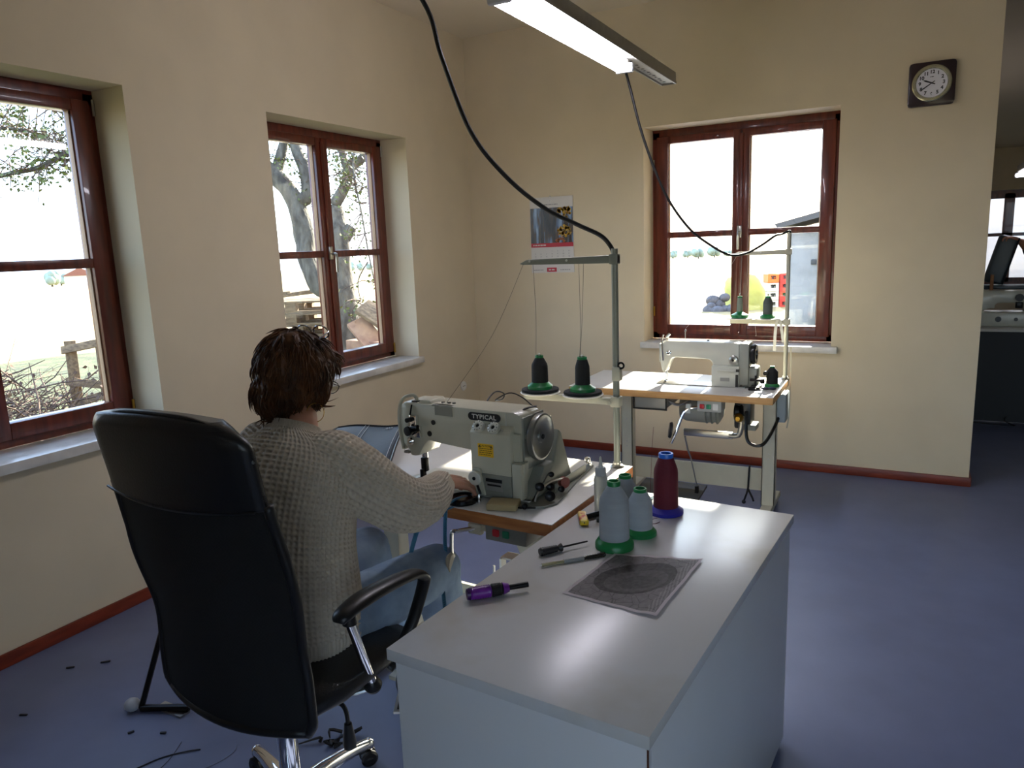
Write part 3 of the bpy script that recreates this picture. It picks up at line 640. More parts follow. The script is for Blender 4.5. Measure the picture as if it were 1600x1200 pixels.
for x in (1.66, 1.705, 1.73, 1.75): MB().cyl((x, -3.08, 1.045), (x, -3.08, 1.049), .006, n=12).build('oil_cap', black_p, m1)
# plaque
pl = MB(); pr_ = []
for k in range(24):
    a = 2*math.pi*k/24; cx = .048 if math.cos(a) > 0 else -.048; pr_.append((1.895+.0+cx+.013*math.cos(a), 1.022+.013*math.sin(a)))
pl = pl.prism(pr_, -3.1235, -3.119).build('brand_plate', black_p, m1)
text('lettering', 'TYPICAL', .0195, (1.895, -3.1237, 1.0215), FRONT, mat('plate_letters', 'CFCDC4', .4), pl, sx=1.1, bold=.0005, sp=1.14)
# slanted panel with two tension dials
for x in (1.888, 1.945):
    ax = Vector((0, -.8, .6)); c = Vector((x, -3.14, .992))
    k_ = MB().lathe([(0, 0), (.019, 0), (.020, .004), (.019, .014), (.013, .017), (.008, .017), (.006, .012), (0, .012)], c, ax, 28).build('adjusting_dial', putty2, m1)
    MB().lathe([(0, 0), (.006, 0), (.004, .003), (0, .003)], c+ax*.013, ax, 12).build('dial_screw', black_m, k_)
    for i in range(10):
        a = i*math.pi/5; u = Vector((1, 0, 0)); v = ax.cross(u); p = c+ax*.0165+u*.0155*math.cos(a)+v*.0155*math.sin(a)
        MB().sph(p, .0016, n=6).build('dial_mark', black_p, k_)
MB().tube([(1.968, -3.14, .99), (1.975, -3.145, .99)], .004, 8).cyl((1.975, -3.12, 1.0), (1.975, -3.12, 1.04), .0015).build('thread_pin', steel, m1)
st = MB().bb(1.885, 1.943, -3.1512, -3.1498, .901, .943).build('warning_sticker', mat('sticker_yellow', 'E0B012', .5), m1)
text('sticker_heading', 'CAUTION', .009, (1.914, -3.1514, .936), FRONT, mat('sticker_print', '5A4A10', .6), st)
for i in range(4): print_lines('sticker_text', 1.89, 1.938-.006*(i == 3), .9275-.0065*i, -3.1513, .0026, mat('sticker_print', ''), st, i)
for x in (1.892, 1.936): MB().prism([(x-.005, .931), (x+.005, .931), (x, .940)], -3.1520, -3.1512).build('sticker_symbol', mat('sticker_print', ''), st)
for x in (1.885, 1.943, ): pass
np_ = MB().bb(1.915, 1.975, -3.158, -3.1555, .795, .835).build('data_plate', mat('plate_silver', '9C9C98', .35, .6), m1)
MB().bb(1.915, 1.975, -3.1588, -3.158, .823, .834).bb(1.92, 1.97, -3.1588, -3.158, .810, .816).build('plate_band', black_p, np_)
kn = MB().lathe([(0, -.01), (.012, -.01), (.012, 0), (.022, 0), (.024, .003), (.024, .011), (.021, .014), (0, .014)], (1.882, -3.162, .833), (0, -1, 0), 28).build('stitch_dial', putty2, m1)
MB().cyl((1.882, -3.175, .833), (1.882, -3.178, .833), .006, n=12).build('dial_screw', black_m, kn)
MB().prism([(1.868, .775), (1.868, .862), (1.895, .862), (1.912, .775)], -3.162, -3.15, bev=.003).build('dial_housing', putty, m1)
MB().tube([(1.885, -3.165, .81), (1.895, -3.17, .795), (1.90, -3.17, .782)], .004, 8).build('reverse_lever', black_m, m1)
# hand wheel, pulley, belt guard
MB().bb(2.03, 2.038, -3.12, -2.99, .86, 1.03, bev=.002).build('arm_end', putty_d, m1)
MB().lathe([(0, 0), (.060, 0), (.062, .004), (.062, .028), (.058, .032), (0, .032)], (2.006, -3.05, .96), (1, 0, 0), 36).build('belt_pulley', putty_d, m1)
hw_ = MB().lathe([(0, 0), (.066, 0), (.074, .004), (.076, .012), (.074, .022), (.068, .024), (.062, .019), (.03, .012), (.02, .013), (.018, .02), (0, .02)], (2.045, -3.05, .958), (1, 0, 0), 40).build('hand_wheel', mat('wheel_steel', '8E8F8C', .3, .75), m1)
MB().cyl((2.064, -3.05, .958), (2.068, -3.05, .958), .008).build('wheel_screw', black_m, hw_)
MB().tube([(2.0, -3.09, 1.03), (2.01, -3.06, 1.045), (2.035, -3.03, 1.05)], .005, 8, smooth=3, flat=.5).build('oil_lever', black_m, m1)
MB().prism([(-3.15, .775), (-3.13, .775), (-3.05, .86), (-2.99, .86), (-2.95, .96), (-2.93, .945), (-2.86, .775)], 2.012, 2.07, 'yz', bev=.006).build('belt_guard', putty_d, m1)
MB().prism([(-3.155, .775), (-3.12, .775), (-3.105, .89), (-3.155, .89)], 2.01, 2.045, 'yz', bev=.004).build('guard_bracket', putty, m1)
MB().box((2.028, -3.14, .873), (.045, .006, .035), bev=.002).build('bracket_plate', putty, m1)
# bobbin winder
bw = MB().prism([(2.03, -3.19), (2.12, -3.15), (2.14, -3.10), (2.10, -2.88), (2.075, -2.70), (2.05, -2.70), (2.04, -2.9), (2.05, -3.1)], .762, .768, 'xy').build('bobbin_winder', putty_d, m1)
MB().box((2.085, -2.9, .78), (.006, .24, .03), (0, 0, .03), bev=.002).build('winder_arm', putty_d, bw)
MB().lathe([(0, 0), (.018, 0), (.018, .003), (.008, .004), (.008, .012), (.018, .013), (.018, .016), (0, .016)], (2.105, -3.0, .80), (1, -.5, 0), 20).build('winder_bobbin', mat('bobbin_red', '8A4A40', .4), bw)
for c, r in (((2.09, -3.06, .80), .012), ((2.11, -3.1, .785), .016), ((2.075, -3.1, .81), .014), ((2.12, -3.04, .79), .010), ((2.08, -3.03, .83), .009)):
    MB().lathe([(0, 0), (r, 0), (r, r), (r*.5, r*1.2), (0, r*1.3)], c, (.6, -.7, .2), 12).build('winder_gear', black_m, bw)
MB().tube([(2.075, -3.13, .77), (2.08, -3.11, .80), (2.10, -3.06, .82), (2.11, -3.0, .81)], .004, 6, smooth=3).build('winder_lever', steel, bw)
MB().lathe([(0, 0), (.010, 0), (.010, .01), (.006, .012), (.006, .03), (0, .03)], (2.065, -2.715, .768), (0, 0, 1), 14).box((2.065, -2.73, .795), (.014, .02, .018), bev=.003).build('thread_tension', chrome, bw)
MB().tube([(1.96, -3.19, .765), (1.99, -3.2, .767), (2.06, -3.19, .767), (2.1, -3.17, .767)], .003, 6).sph((2.07, -3.185, .772), .01).build('guard_foot', black_m, m1)
# small bendable lamp clipped behind the wheel
gl = MB().tube([(1.80, -2.99, .96), (1.79, -2.95, 1.02), (1.785, -2.90, 1.045), (1.79, -2.87, 1.05), (1.81, -2.86, 1.04), (1.80, -2.86, 1.02), (1.785, -2.88, 1.02), (1.83, -2.86, 1.045), (1.88, -2.86, 1.035), (1.93, -2.86, 1.00), (1.955, -2.86, .975)], .0025, 6, smooth=5).build('gooseneck', black_p, m1)
MB().lathe([(0, 0), (.008, .004), (.010, .02), (.013, .036), (.010, .042), (0, .042)], (1.95, -2.86, .982), (1, .1, -.45), 14).build('lamp_head', chrome, gl)
# ---- far machine
m2 = thing('sewing_machine', 'pale flat-bed sewing machine on the far table in front of the back window', 'sewing machine', (2.05, -.92, .735))
arm = [(1.815, .86), (1.812, .93), (1.82, .975), (1.84, .985), (2.2, .985), (2.262, .98), (2.262, .74), (2.12, .74), (2.115, .865), (2.10, .885), (1.90, .89), (1.878, .88), (1.855, .83), (1.845, .80), (1.828, .80), (1.82, .83)]
MB().prism(arm, -.975, -.875, bev=.012).build('arm', putty2, m2)
MB().bb(2.116, 2.265, -1.0, -.87, .738, .855, bev=.006).build('column', putty2, m2)
MB().bb(1.80, 2.30, -1.0, -.85, .735, .741, bev=.002).build('bed', steel, m2)
MB().bb(2.262, 2.315, -.99, -.86, .75, .982, bev=.01).build('arm_end_cover', mat('cover_greybeige', '96968A', .4), m2)
MB().lathe([(0, 0), (.045, 0), (.056, .006), (.058, .02), (.052, .03), (.03, .03), (.028, .022), (0, .022)], (2.315, -.925, .915), (1, 0, 0), 32).build('hand_wheel', mat('wheel_dark', '3C3C3C', .25, .6), m2)
MB().bb(2.28, 2.36, -.98, -.87, .737, .85, bev=.015).build('belt_guard', putty_d, m2)
kd = MB().lathe([(0, 0), (.024, 0), (.026, .004), (.026, .014), (.02, .018), (0, .018)], (2.232, -.976, .888), (0, -1, 0), 28).build('stitch_dial', steel, m2)
MB().cyl((2.232, -.994, .888), (2.232, -.997, .888), .007, n=12).build('dial_screw', black_m, kd)
MB().bb(2.15, 2.25, -1.012, -1.0, .826, .834, bev=.003).build('reverse_lever', putty2, m2)
MB().bb(2.248, 2.262, -1.004, -1.0, .74, .81).bb(2.25, 2.268, -1.004, -.998, .825, .84).build('cover_slot', black_p, m2)
MB().bb(2.165, 2.215, -1.0025, -1.0, .77, .79).build('data_plate', mat('plate_silver', ''), m2)
MB().bb(1.806, 1.813, -.965, -.885, .86, .965, bev=.003).build('face_plate', steel, m2)
MB().tube([(1.835, -.978, .87), (1.83, -.98, .95), (1.828, -.98, .99), (1.835, -.975, 1.02)], .005, 8, smooth=3).cyl((1.85, -.93, .985), (1.85, -.93, 1.01), .006).cyl((1.84, -.94, 1.0), (1.86, -.93, 1.02), .008).build('take_up_lever', chrome, m2)
MB().lathe([(0, 0), (.014, 0), (.014, .006), (.006, .01), (.006, .02), (0, .02)], (1.868, -.976, .915), (0, -1, 0)).build('tension_disc', chrome, m2)
MB().cyl((1.835, -.925, .80), (1.835, -.925, .742), .004).cyl((1.843, -.925, .80), (1.843, -.925, .755), .005).box((1.84, -.935, .745), (.014, .04, .006)).build('needle_bar', chrome, m2)
MB().cyl((1.95, -.93, .985), (1.95, -.93, 1.035), .003).lathe([(0, 0), (.006, .004), (.006, .012), (0, .018)], (1.95, -.93, 1.03)).build('thread_pin', chrome, m2)
MB().cyl((2.08, -.93, .985), (2.08, -.93, .99), .008).build('oil_window', black_p, m2)
w2 = MB().box((2.355, -.98, .745), (.05, .1, .012)).cyl((2.355, -1.0, .75), (2.355, -1.0, .81), .005).box((2.36, -1.0, .785), (.07, .012, .012)).build('bobbin_winder', black_m, m2)
MB().lathe([(0, 0), (.014, 0), (.014, .016), (0, .018)], (2.375, -.95, .77), (1, -.3, .2), 14).lathe([(0, 0), (.011, 0), (.011, .02), (0, .02)], (2.395, -.93, .815), (0, -1, 0), 14).build('winder_wheel', black_m, w2)
MB().box((2.345, -1.03, .742), (.04, .05, .012), bev=.004).build('winder_foot', black_m, w2)
# ---- thread stands
def foam(m, c, r, mb_): return mb_
def thread_stand(label, x, y, z, top, arm1, spool, L, clamp_z=None, lx=()):
    t = thing('thread_stand', label, 'thread stand', (x, y, z))
    fm = mat('stand_grey', '8A8C80', .4, .2) if clamp_z else frame_p
    MB().cyl((x, y, z), (x, y, top), .0115, n=16).build('pole', fm, t)
    MB().lathe([(0, 0), (.026, 0), (.022, .006), (.014, .01), (.014, .018), (0, .018)], (x, y, z)).build('pole_base', steel, t)
    a = MB().prism([(x-L, arm1-.008), (x-L+.03, arm1+.006), (x+.015, arm1+.014), (x+.015, arm1-.014), (x-L+.012, arm1-.012)], y-.012, y+.012, bev=.002)
    a = a.build('guide_arm', fm, t)
    for f in (.12, .52): MB().cyl((x-L*(1-f)-0, y-.0125, arm1), (x-L*(1-f), y-.0155, arm1), .004, n=10).build('guide_eye', white_pl, a)
    MB().box((x, y, arm1), (.03, .034, .034), bev=.003).build('arm_clamp', fm, t)
    b = MB().bb(x-L, x+.015, y-.013, y+.013, spool-.012, spool+.012, bev=.002).build('spool_arm', frame_p, t)
    MB().box((x, y, spool), (.034, .036, .036), bev=.003).cyl((x-.02, y-.018, spool-.004), (x-.02, y-.022, spool-.004), .006, n=10).build('arm_clamp', frame_p, t)
    for sx in lx:
        p = MB().lathe([(0, 0), (.072, 0), (.074, .003), (.072, .006), (0, .006)], (sx, y, spool+.014), n=36).build('spool_plate', mat('white_plate', 'D9D5CC', .4), t)
        MB().cyl((sx, y, spool+.012), (sx, y, spool+.155), .003, n=8).sph((sx, y, spool+.157), .005, n=8).build('spool_pin', steel, p)
    if clamp_z:
        MB().box((x+.004, y, clamp_z), (.03, .03, .05), bev=.004).build('pole_joint', frame_p, t)
        MB().torus((x+.022, y-.01, clamp_z+.03), .010, .0035, (0, 1, 0), n=18, m=6).cyl((x+.01, y-.01, clamp_z+.02), (x+.022, y-.01, clamp_z+.02), .004).build('wing_screw', black_m, t)
    return t
thread_stand('tall grey thread stand clamped to the near sewing table, holding two black cones', 2.172, -2.68, .761, 1.53, 1.495, 1.0, .36, 1.10, (1.875, 2.045))
thread_stand('slim thread stand at the right end of the far table before the back window', 2.46, -.66, .735, 1.565, 1.462, 1.068, .31, None, (2.198, 2.355))
def cone(name, label, c, h, r, br, thread, base_c, base_h=.02, foamr=0, cat='thread cone', group=None, cap=None, neck=None, sizes=None):
    t = thing(name, label, cat, c, 0, group)
    nr = neck or r*.55
    MB().lathe([(0, .003), (br, 0), (br, base_h*.45), (r*1.12, base_h*.8), (r*.9, base_h*1.05), (0, base_h)], c, n=32).build('cone_base', base_c, t)
    MB().lathe([(0, base_h*.6), (r, base_h*.6), (r*1.0, base_h+h*.02), (r*.97, h*.68), (r*.93, h*.74), (nr*1.05, h*.93), (0, h*.93)], c, n=32).build('wound_thread', thread, t)
    MB().lathe([(nr, h*.9), (nr*1.05, h*.985), (nr*.98, h), (nr*.75, h), (nr*.7, h*.93), (0, h*.92)], c, n=28).build('cone_top', cap or base_c, t)
    if foamr: MB().lathe([(br*.9, -.008), (foamr, -.008), (foamr+.002, -.004), (foamr, .001), (br*.9, .002)], c, n=36).build('foam_pad', mat('black_foam', '151517', .95, bump=.5, bscale=300), t)
    return t
def thr(n, c): return mat('thread_'+n, c, .75, var=.06, scale=4, bump=.5, bscale=60, stretch=(1, 1, 12), dist=.0012)
blk = thr('black', '131315'); gry = thr('grey', '9AA0A6'); mar = thr('maroon', '5E0F22'); dgr = thr('dark_grey', '4C5250'); sgr = thr('grey_green', '7A8478')
cone('thread_cone', 'black thread cone on green base, left one on the near thread stand', (1.875, -2.68, 1.029), .125, .031, .046, blk, green_c, .028, .068, neck=.015, group='thread cones')
cone('thread_cone', 'black thread cone on green base, right one on the near thread stand', (2.045, -2.68, 1.029), .125, .027, .046, blk, green_c, .028, .068, neck=.017, group='thread cones')
cone('thread_cone', 'thin grey-green thread cone on the left of the far thread stand', (2.198, -.66, 1.089), .125, .017, .047, sgr, green_c, .04, neck=.013, group='thread cones')
cone('thread_cone', 'thick dark grey thread cone on the right of the far thread stand', (2.355, -.66, 1.089), .125, .027, .042, dgr, green_c, .024, neck=.015, group='thread cones')
MB().cyl((2.355, -.66, 1.0805), (2.355, -.66, 1.0812), .02).build('spool_washer', white_pl, label='small white washer under the thick dark grey cone on the far thread stand', cat='washer')
cone('thread_cone', 'black thread cone on green base standing on the far table', (2.425, -.90, .735), .115, .032, .040, blk, green_c, .02, neck=.012, group='thread cones')
MB().sph((2.405, -1.0, .742), .02, (1.2, .8, .32)).sph((2.44, -.99, .743), .02, (1.1, .7, .35)).build('small_scissors', mat('navy_plastic', '20203A', .4), label='small dark thread snips lying in front of the black cone on the far table', cat='scissors')
MB().box((2.33, -1.12, .738), (.03, .018, .006), (0, 0, .3), bev=.002).build('paper_scrap', white_pl, label='tiny white scrap at the front edge of the far table', cat='scrap')
# thread lines
def strand(label, pts, m=None, r=.0007):
    MB().tube(pts, r, 5, smooth=6).build('thread', m or mat('loose_thread', '57534C', .8), label=label, cat='thread')
A1 = 1.487
strand('thread rising from the left black cone to the near guide arm', [(1.862, -2.68, 1.155), (1.868, -2.682, 1.3), (1.862, -2.68, A1)])
strand('thread rising from the right black cone to the near guide arm', [(2.035, -2.68, 1.15), (2.042, -2.682, 1.25), (2.04, -2.68, A1)])
strand('second thread running down beside the right black cone', [(2.058, -2.68, A1), (2.05, -2.683, 1.3), (2.037, -2.68, 1.15)])
strand('slack thread from the near guide arm down to the machine arm', [(1.83, -2.69, 1.49), (1.78, -2.85, 1.25), (1.725, -3.08, 1.05)])
wt = mat('white_thread', 'C9C6BE', .7)
strand('pale thread rising from the thin cone to the far guide arm', [(2.2, -.66, 1.21), (2.205, -.66, 1.45)], wt); strand('pale thread slanting from the far guide arm to the far machine', [(2.18, -.67, 1.45), (2.05, -.8, 1.2), (1.95, -.93, 1.05)], wt)
strand('pale thread hanging below the spool arm of the far stand', [(2.29, -.68, 1.05), (2.297, -.68, .99), (2.295, -.69, .99)], wt)
# paper band looped over the far stand
rb_ = MB(); W = .013
def band(pts, w, n=(0, -1, 0)):
    Q = spline(pts, 5); rows = []
    for p in Q: rows.append([p-Vector((w/2, 0, 0)), p+Vector((w/2, 0, 0))])
    return rows
MB().sheet(band([(2.40, -.675, .90), (2.402, -.68, 1.0), (2.41, -.69, 1.07), (2.418, -.685, 1.085), (2.43, -.68, 1.06), (2.447, -.675, .95)], .016), .0006).build('cotton_tape', mat('cotton_tape', 'DDD9CE', .8), label='white cotton tape looped over the spool arm of the far thread stand', cat='tape')
MB().sheet(band([(2.483, -.63, .92), (2.482, -.60, .76), (2.481, -.60, .62), (2.479, -.60, .50), (2.470, -.60, .43)], .008), .0006).build('narrow_tape', mat('grey_tape', '9B988E', .8), label='narrow grey tape hanging down behind the right end of the far table', cat='tape')
# ---- cables
CABLE1 = [(1.696, -3.047, 2.303), (1.737, -3.019, 2.137), (1.809, -2.986, 1.914), (1.897, -2.927, 1.773), (1.996, -2.855, 1.67), (2.076, -2.781, 1.615), (2.136, -2.716, 1.575), (2.157, -2.672, 1.535)]
CABLE2 = [(1.8, -1.486, 2.364), (1.808, -1.436, 2.283), (1.858, -1.395, 2.057), (1.949, -1.34, 1.791), (2.049, -1.261, 1.613), (2.142, -1.169, 1.518), (2.221, -1.075, 1.463), (2.285, -0.978, 1.466), (2.348, -0.872, 1.505), (2.404, -0.769, 1.554), (2.423, -0.695, 1.559)]
rub = mat('black_rubber', '141416', .5)
c1 = [(1.79, -3.62, 2.47), (1.70, -3.40, 2.47)]+CABLE1+[(2.172, -2.68, 1.50)]
MB().tube(c1, .0075, 10, smooth=8).build('power_cable', rub, label='thick black cable hanging from the lamp trunking to the near thread stand', cat='cable')
c2 = [(1.80, -1.53, 2.40)]+CABLE2+[(2.462, -.66, 1.575), (2.46, -.66, 1.54)]
MB().tube(c2, .0065, 10, smooth=6).build('power_cable', rub, label='thin black cable looping from the lamp end to the far thread stand', cat='cable')
# ================================================================ WHITE CABINET AND WHAT STANDS ON IT
ang = math.radians(-4.0)
cabm = mat('white_melamine', 'D2D3D5', .33, var=.015, scale=4, spec=.5)
smear = mat('worn_melamine', 'CACBCC', .27, col2='BDB9B0', scale=2.2, lo=.30, hi=.42, det=6)
CZ = .745
cb = thing('white_cabinet', 'large white work cabinet with plain top in the foreground', 'cabinet', (2.144, -3.987, 0), ang)
def CB(x0, x1, y0, y1, z0, z1, bev=.0015, m=None, name='panel', par=None): return MB().bb(x0, x1, y0, y1, z0, z1, bev=bev).build(name, m or cabm, par or cb, world=False)
CW, CL = .575, 1.135
CB(0, CW, 0, CL, CZ-.026, CZ, m=smear, name='worktop')
CB(.012, CW-.008, .012, .030, .02, CZ-.026, name='front_panel')
CB(CW-.026, CW-.008, .030, CL-.01, .02, CZ-.026, name='side_panel')
CB(.012, .030, .030, CL-.01, .02, CZ-.026, name='side_panel')
CB(.03, CW-.026, CL-.03, CL-.012, .02, CZ-.026, name='back_panel')
CB(.03, CW-.03, .03, CL-.03, .02, .045, name='bottom_shelf')
CB(CW-.0095, CW-.0065, .0115, .0145, .08, CZ-.035, bev=0, m=mat('raw_chipboard', '5E3B2A', .8), name='raw_edge')
for x in (.05, CW-.05):
    for y in (.06, CL-.06): MB().cyl((x, y, 0), (x, y, .021), .02).build('foot', black_p, cb, world=False)
cone('thread_cone', 'largest grey thread cone on green base, nearest on the white cabinet', (2.395, -3.315, CZ), .185, .0405, .052, gry, green_c, .028, neck=.017, group='thread cones')
cone('thread_cone', 'short grey thread cone just right of the largest one on the cabinet', (2.431, -3.205, CZ), .134, .034, .045, gry, green_c, .022, neck=.018, group='thread cones')
cone('thread_cone', 'grey thread cone behind the other two, next to the clear bottle', (2.352, -3.105, CZ), .134, .034, .045, gry, green_c, .022, neck=.018, group='thread cones')
cone('thread_cone', 'tall maroon thread cone on a blue base', (2.448, -3.015, CZ), .185, .037, .052, mar, mat('blue_base', '20209A', .35), .022, cap=mat('blue_top', '2468D0', .3), neck=.021, group='thread cones')
bo = thing('oil_bottle', 'clear squeeze bottle with nozzle between sewing table and grey cones', 'bottle', (2.268, -3.085, CZ))
clr = mat('cloudy_plastic', 'C9CBC4', .3, trans=.25)
MB().lathe([(0, 0), (.019, 0), (.021, .004), (.021, .105), (.0195, .112), (.016, .118), (0, .118)], (2.268, -3.085, CZ), n=28).build('body', clr, bo)
MB().lathe([(.0165, .114), (.0165, .138), (.014, .142), (0, .142)], (2.268, -3.085, CZ), n=28).build('cap', mat('cap_clear', 'B4B7BA', .4), bo)
MB().lathe([(.008, .14), (.0055, .148), (.0035, .172), (.002, .175), (0, .175)], (2.268, -3.085, CZ), n=16).build('nozzle', clr, bo)
er = thing('lighter', 'yellow cigarette lighter with red and cream wrap lying by the sewing table edge', 'lighter', (2.245, -3.175, CZ), math.radians(-62))
MB().box((0, 0, .011), (.075, .026, .017), bev=.007, seg=3).build('body', mat('lighter_wrap', 'C8504A', .4, col2='E6C878', scale=35, lo=.45, hi=.55), er, world=False)
MB().box((.04, 0, .011), (.014, .027, .018), bev=.005).build('base_end', mat('lighter_yellow', 'D8B818', .35), er, world=False)
MB().cyl((.0468, .0, .012), (.0475, .0, .012), .0025, n=8).build('valve', black_p, er, world=False)
mk_ = thing('marker_pen', 'short black marker with a pale clip lying beside the yellow lighter', 'pen', (2.262, -3.148, CZ), math.radians(58))
MB().cyl((-.04, 0, .009), (.04, 0, .009), .0085).cyl((.04, 0, .009), (.055, 0, .009), .007).build('barrel', mat('gloss_black', '101012', .15), mk_, world=False)
MB().box((.0, 0, .0185), (.05, .003, .0015)).build('clip', mat('pale_strip', 'B9BCC6', .3), mk_, world=False)
MB().box((2.29, -3.16, CZ+.006), (.014, .02, .012), (0, 0, .4), bev=.002).build('felt_pad', mat('dark_felt', '3A3838', .9), label='tiny dark felt pad lying left of the largest grey cone', cat='pad')
MB().box((2.335, -2.925, CZ+.006), (.08, .05, .010), (0, 0, -.25), bev=.001).box((2.335, -2.925, CZ+.0115), (.07, .012, .0006), (0, 0, -.25)).build('card_packet', [mat('packet_blue', '8FC0D4', .5, col2='C9DDE4', scale=30)], label='pale blue paper packet lying behind the grey cones', cat='packet')
MB().tube([(2.44, -3.075, CZ+.001), (2.425, -3.095, CZ+.001), (2.43, -3.115, CZ+.001), (2.445, -3.12, CZ+.001), (2.455, -3.10, CZ+.001)], .0007, 5, smooth=6).build('thread_tail', mat('maroon_tail', '6B2030', .8), label='loose maroon thread end lying in front of the blue cone base', cat='thread')
MB().tube([(2.40, -3.03, CZ+.003), (2.398, -3.01, .80), (2.405, -3.01, .95), (2.403, -2.99, 1.0)], .0006, 5, smooth=5).build('thread_tail', mat('maroon_tail', ''), label='fine thread standing up from the maroon cone', cat='thread')
def stick(name, label, cat, a, b, parts, z=0):
    a = Vector(a); b = Vector(b); r = thing(name, label, cat, (a.x, a.y, CZ), math.atan2(b.y-a.y, b.x-a.x))
    L = (b-a).length
    for pn, f0, f1, r0, r1, m, extra in parts:
        mb = MB(); n = 20; prof = [(0, 0)]+[(r0+(r1-r0)*t, (f1-f0)*L*t) for t in (0, .5, 1)]+[(0, (f1-f0)*L)]
        if extra == 'grip':
            prof = [(0, 0), (r0*.75, 0), (r0, .005)]+[(r0-(r0-r1)*t-.0009*(k % 2), .005+((f1-f0)*L-.01)*t) for k, t in enumerate([i/14 for i in range(15)])]+[(r1*.7, (f1-f0)*L), (0, (f1-f0)*L)]
        mb.lathe(prof, (f0*L, 0, max(p[3] for p in parts) if z == 0 else z), (1, 0, 0), n)
        mb.build(pn, m, r, world=False)
    return r
sd_ = stick('screwdriver', 'small screwdriver with a black handle lying behind the pen', 'screwdriver', (2.237, -3.452), (2.325, -3.336), [
    ('handle', 0, .38, .0115, .0095, mat('matt_black', '17171A', .5), 'grip'), ('collar', .38, .45, .007, .011, mat('matt_black', ''), ''), ('blade', .45, 1, .0028, .0022, black_m, '')])
stick('seam_ripper', 'clear and yellowish pen-like seam ripper with a black cap pointing at the print', 'seam ripper', (2.268, -3.515), (2.395, -3.385), [
    ('tip', 0, .03, .001, .003, steel, ''), ('barrel', .03, .42, .0045, .0045, mat('amber_clear', 'A8A07A', .25, trans=.3), ''), ('middle', .36, .66, .006, .007, mat('clear_grip', '9A9C9A', .3, trans=.3), ''), ('cap', .66, 1, .0055, .007, mat('gloss_black', ''), 'grip')])
stick('hex_screwdriver', 'stubby purple and black handled nut driver nearest the cabinet front', 'screwdriver', (2.190, -3.742), (2.297, -3.638), [
    ('end_cap', 0, .05, .0125, .0150, mat('purple_dark', '3A1150', .35), ''), ('handle', .05, .40, .0150, .0155, mat('purple_grip', '7A2C9A', .3, col2='4A1668', scale=25), 'grip'), ('black_grip', .38, .58, .0158, .0150, mat('matt_black', ''), 'grip'), ('purple_collar', .58, .68, .0145, .010, mat('purple_grip', ''), ''), ('shaft', .68, 1, .0065, .0068, black_m, '')])
# the crumpled print
pm = bpy.data.materials.new('printed_photo'); pm.use_nodes = True; MATS['printed_photo'] = pm
nt = pm.node_tree; N = nt.nodes; L_ = nt.links; b_ = N['Principled BSDF']; b_.inputs['Roughness'].default_value = .55
tc = N.new('ShaderNodeTexCoord'); sp_ = N.new('ShaderNodeSeparateXYZ'); L_.new(tc.outputs['UV'], sp_.inputs[0])
def M(op, a, b=None, c=None):
    n = N.new('ShaderNodeMath'); n.operation = op
    for i, v in enumerate((a, b, c)):
        if v is None: continue
        if isinstance(v, (int, float)): n.inputs[i].default_value = v
        else: L_.new(v, n.inputs[i])
    return n.outputs[0]
U, V = sp_.outputs[0], sp_.outputs[1]
bord = M('MINIMUM', M('MINIMUM', U, M('SUBTRACT', 1, U)), M('MINIMUM', V, M('SUBTRACT', 1, V)))
inside = M('GREATER_THAN', bord, .035)
def ell(cx, cy, rx, ry, rot=0):
    c, s = math.cos(rot), math.sin(rot); du = M('SUBTRACT', U, cx); dv = M('SUBTRACT', V, cy)
    a = M('ADD', M('MULTIPLY', du, c/rx), M('MULTIPLY', dv, s/rx)); b = M('ADD', M('MULTIPLY', du, -s/ry), M('MULTIPLY', dv, c/ry))
    return M('LESS_THAN', M('ADD', M('MULTIPLY', a, a), M('MULTIPLY', b, b)), 1)
bowl = ell(.50, .52, .40, .30, .5); inner = ell(.53, .47, .31, .21, .5); floor_ = ell(.57, .45, .20, .13, .5)
tr = M('LESS_THAN', ell(.42, .42, .24, .18, .5), 2)
vor = N.new('ShaderNodeTexVoronoi'); vor.feature = 'DISTANCE_TO_EDGE'; vor.inputs['Scale'].default_value = 9; L_.new(tc.outputs['UV'], vor.inputs['Vector'])
seam = M('LESS_THAN', vor.outputs['Distance'], .03)
ns = N.new('ShaderNodeTexNoise'); ns.inputs['Scale'].default_value = 22; ns.inputs['Detail'].default_value = 6; L_.new(tc.outputs['UV'], ns.inputs['Vector'])
val = M('MULTIPLY_ADD', ns.outputs[0], .24, .19)
val = M('SUBTRACT', val, M('MULTIPLY', seam, M('SUBTRACT', .12, M('MULTIPLY', bowl, .12))))
val = M('SUBTRACT', val, M('MULTIPLY', bowl, .225)); val = M('ADD', val, M('MULTIPLY', inner, .07)); val = M('SUBTRACT', val, M('MULTIPLY', floor_, .05))
lines = M('GREATER_THAN', M('SINE', M('MULTIPLY', M('ADD', U, M('MULTIPLY', V, .3)), 190)), .2)
st_ = M('MULTIPLY', M('MULTIPLY', lines, M('GREATER_THAN', U, .86)), .14); val = M('ADD', val, st_)
val = M('MAXIMUM', val, .03)
val = M('ADD', M('MULTIPLY', val, inside), M('MULTIPLY', M('SUBTRACT', 1, inside), .82))
cmb = N.new('ShaderNodeCombineColor'); L_.new(val, cmb.inputs[0]); L_.new(M('MULTIPLY', val, .93), cmb.inputs[1]); L_.new(M('MULTIPLY', val, .97), cmb.inputs[2]); L_.new(cmb.outputs[0], b_.inputs['Base Color'])
P4 = [Vector((2.378, -3.622, 0)), Vector((2.612, -3.646, 0)), Vector((2.633, -3.310, 0)), Vector((2.412, -3.363, 0))]
mb = MB(); NU, NV = 46, 56; rows = []; uvs = {}
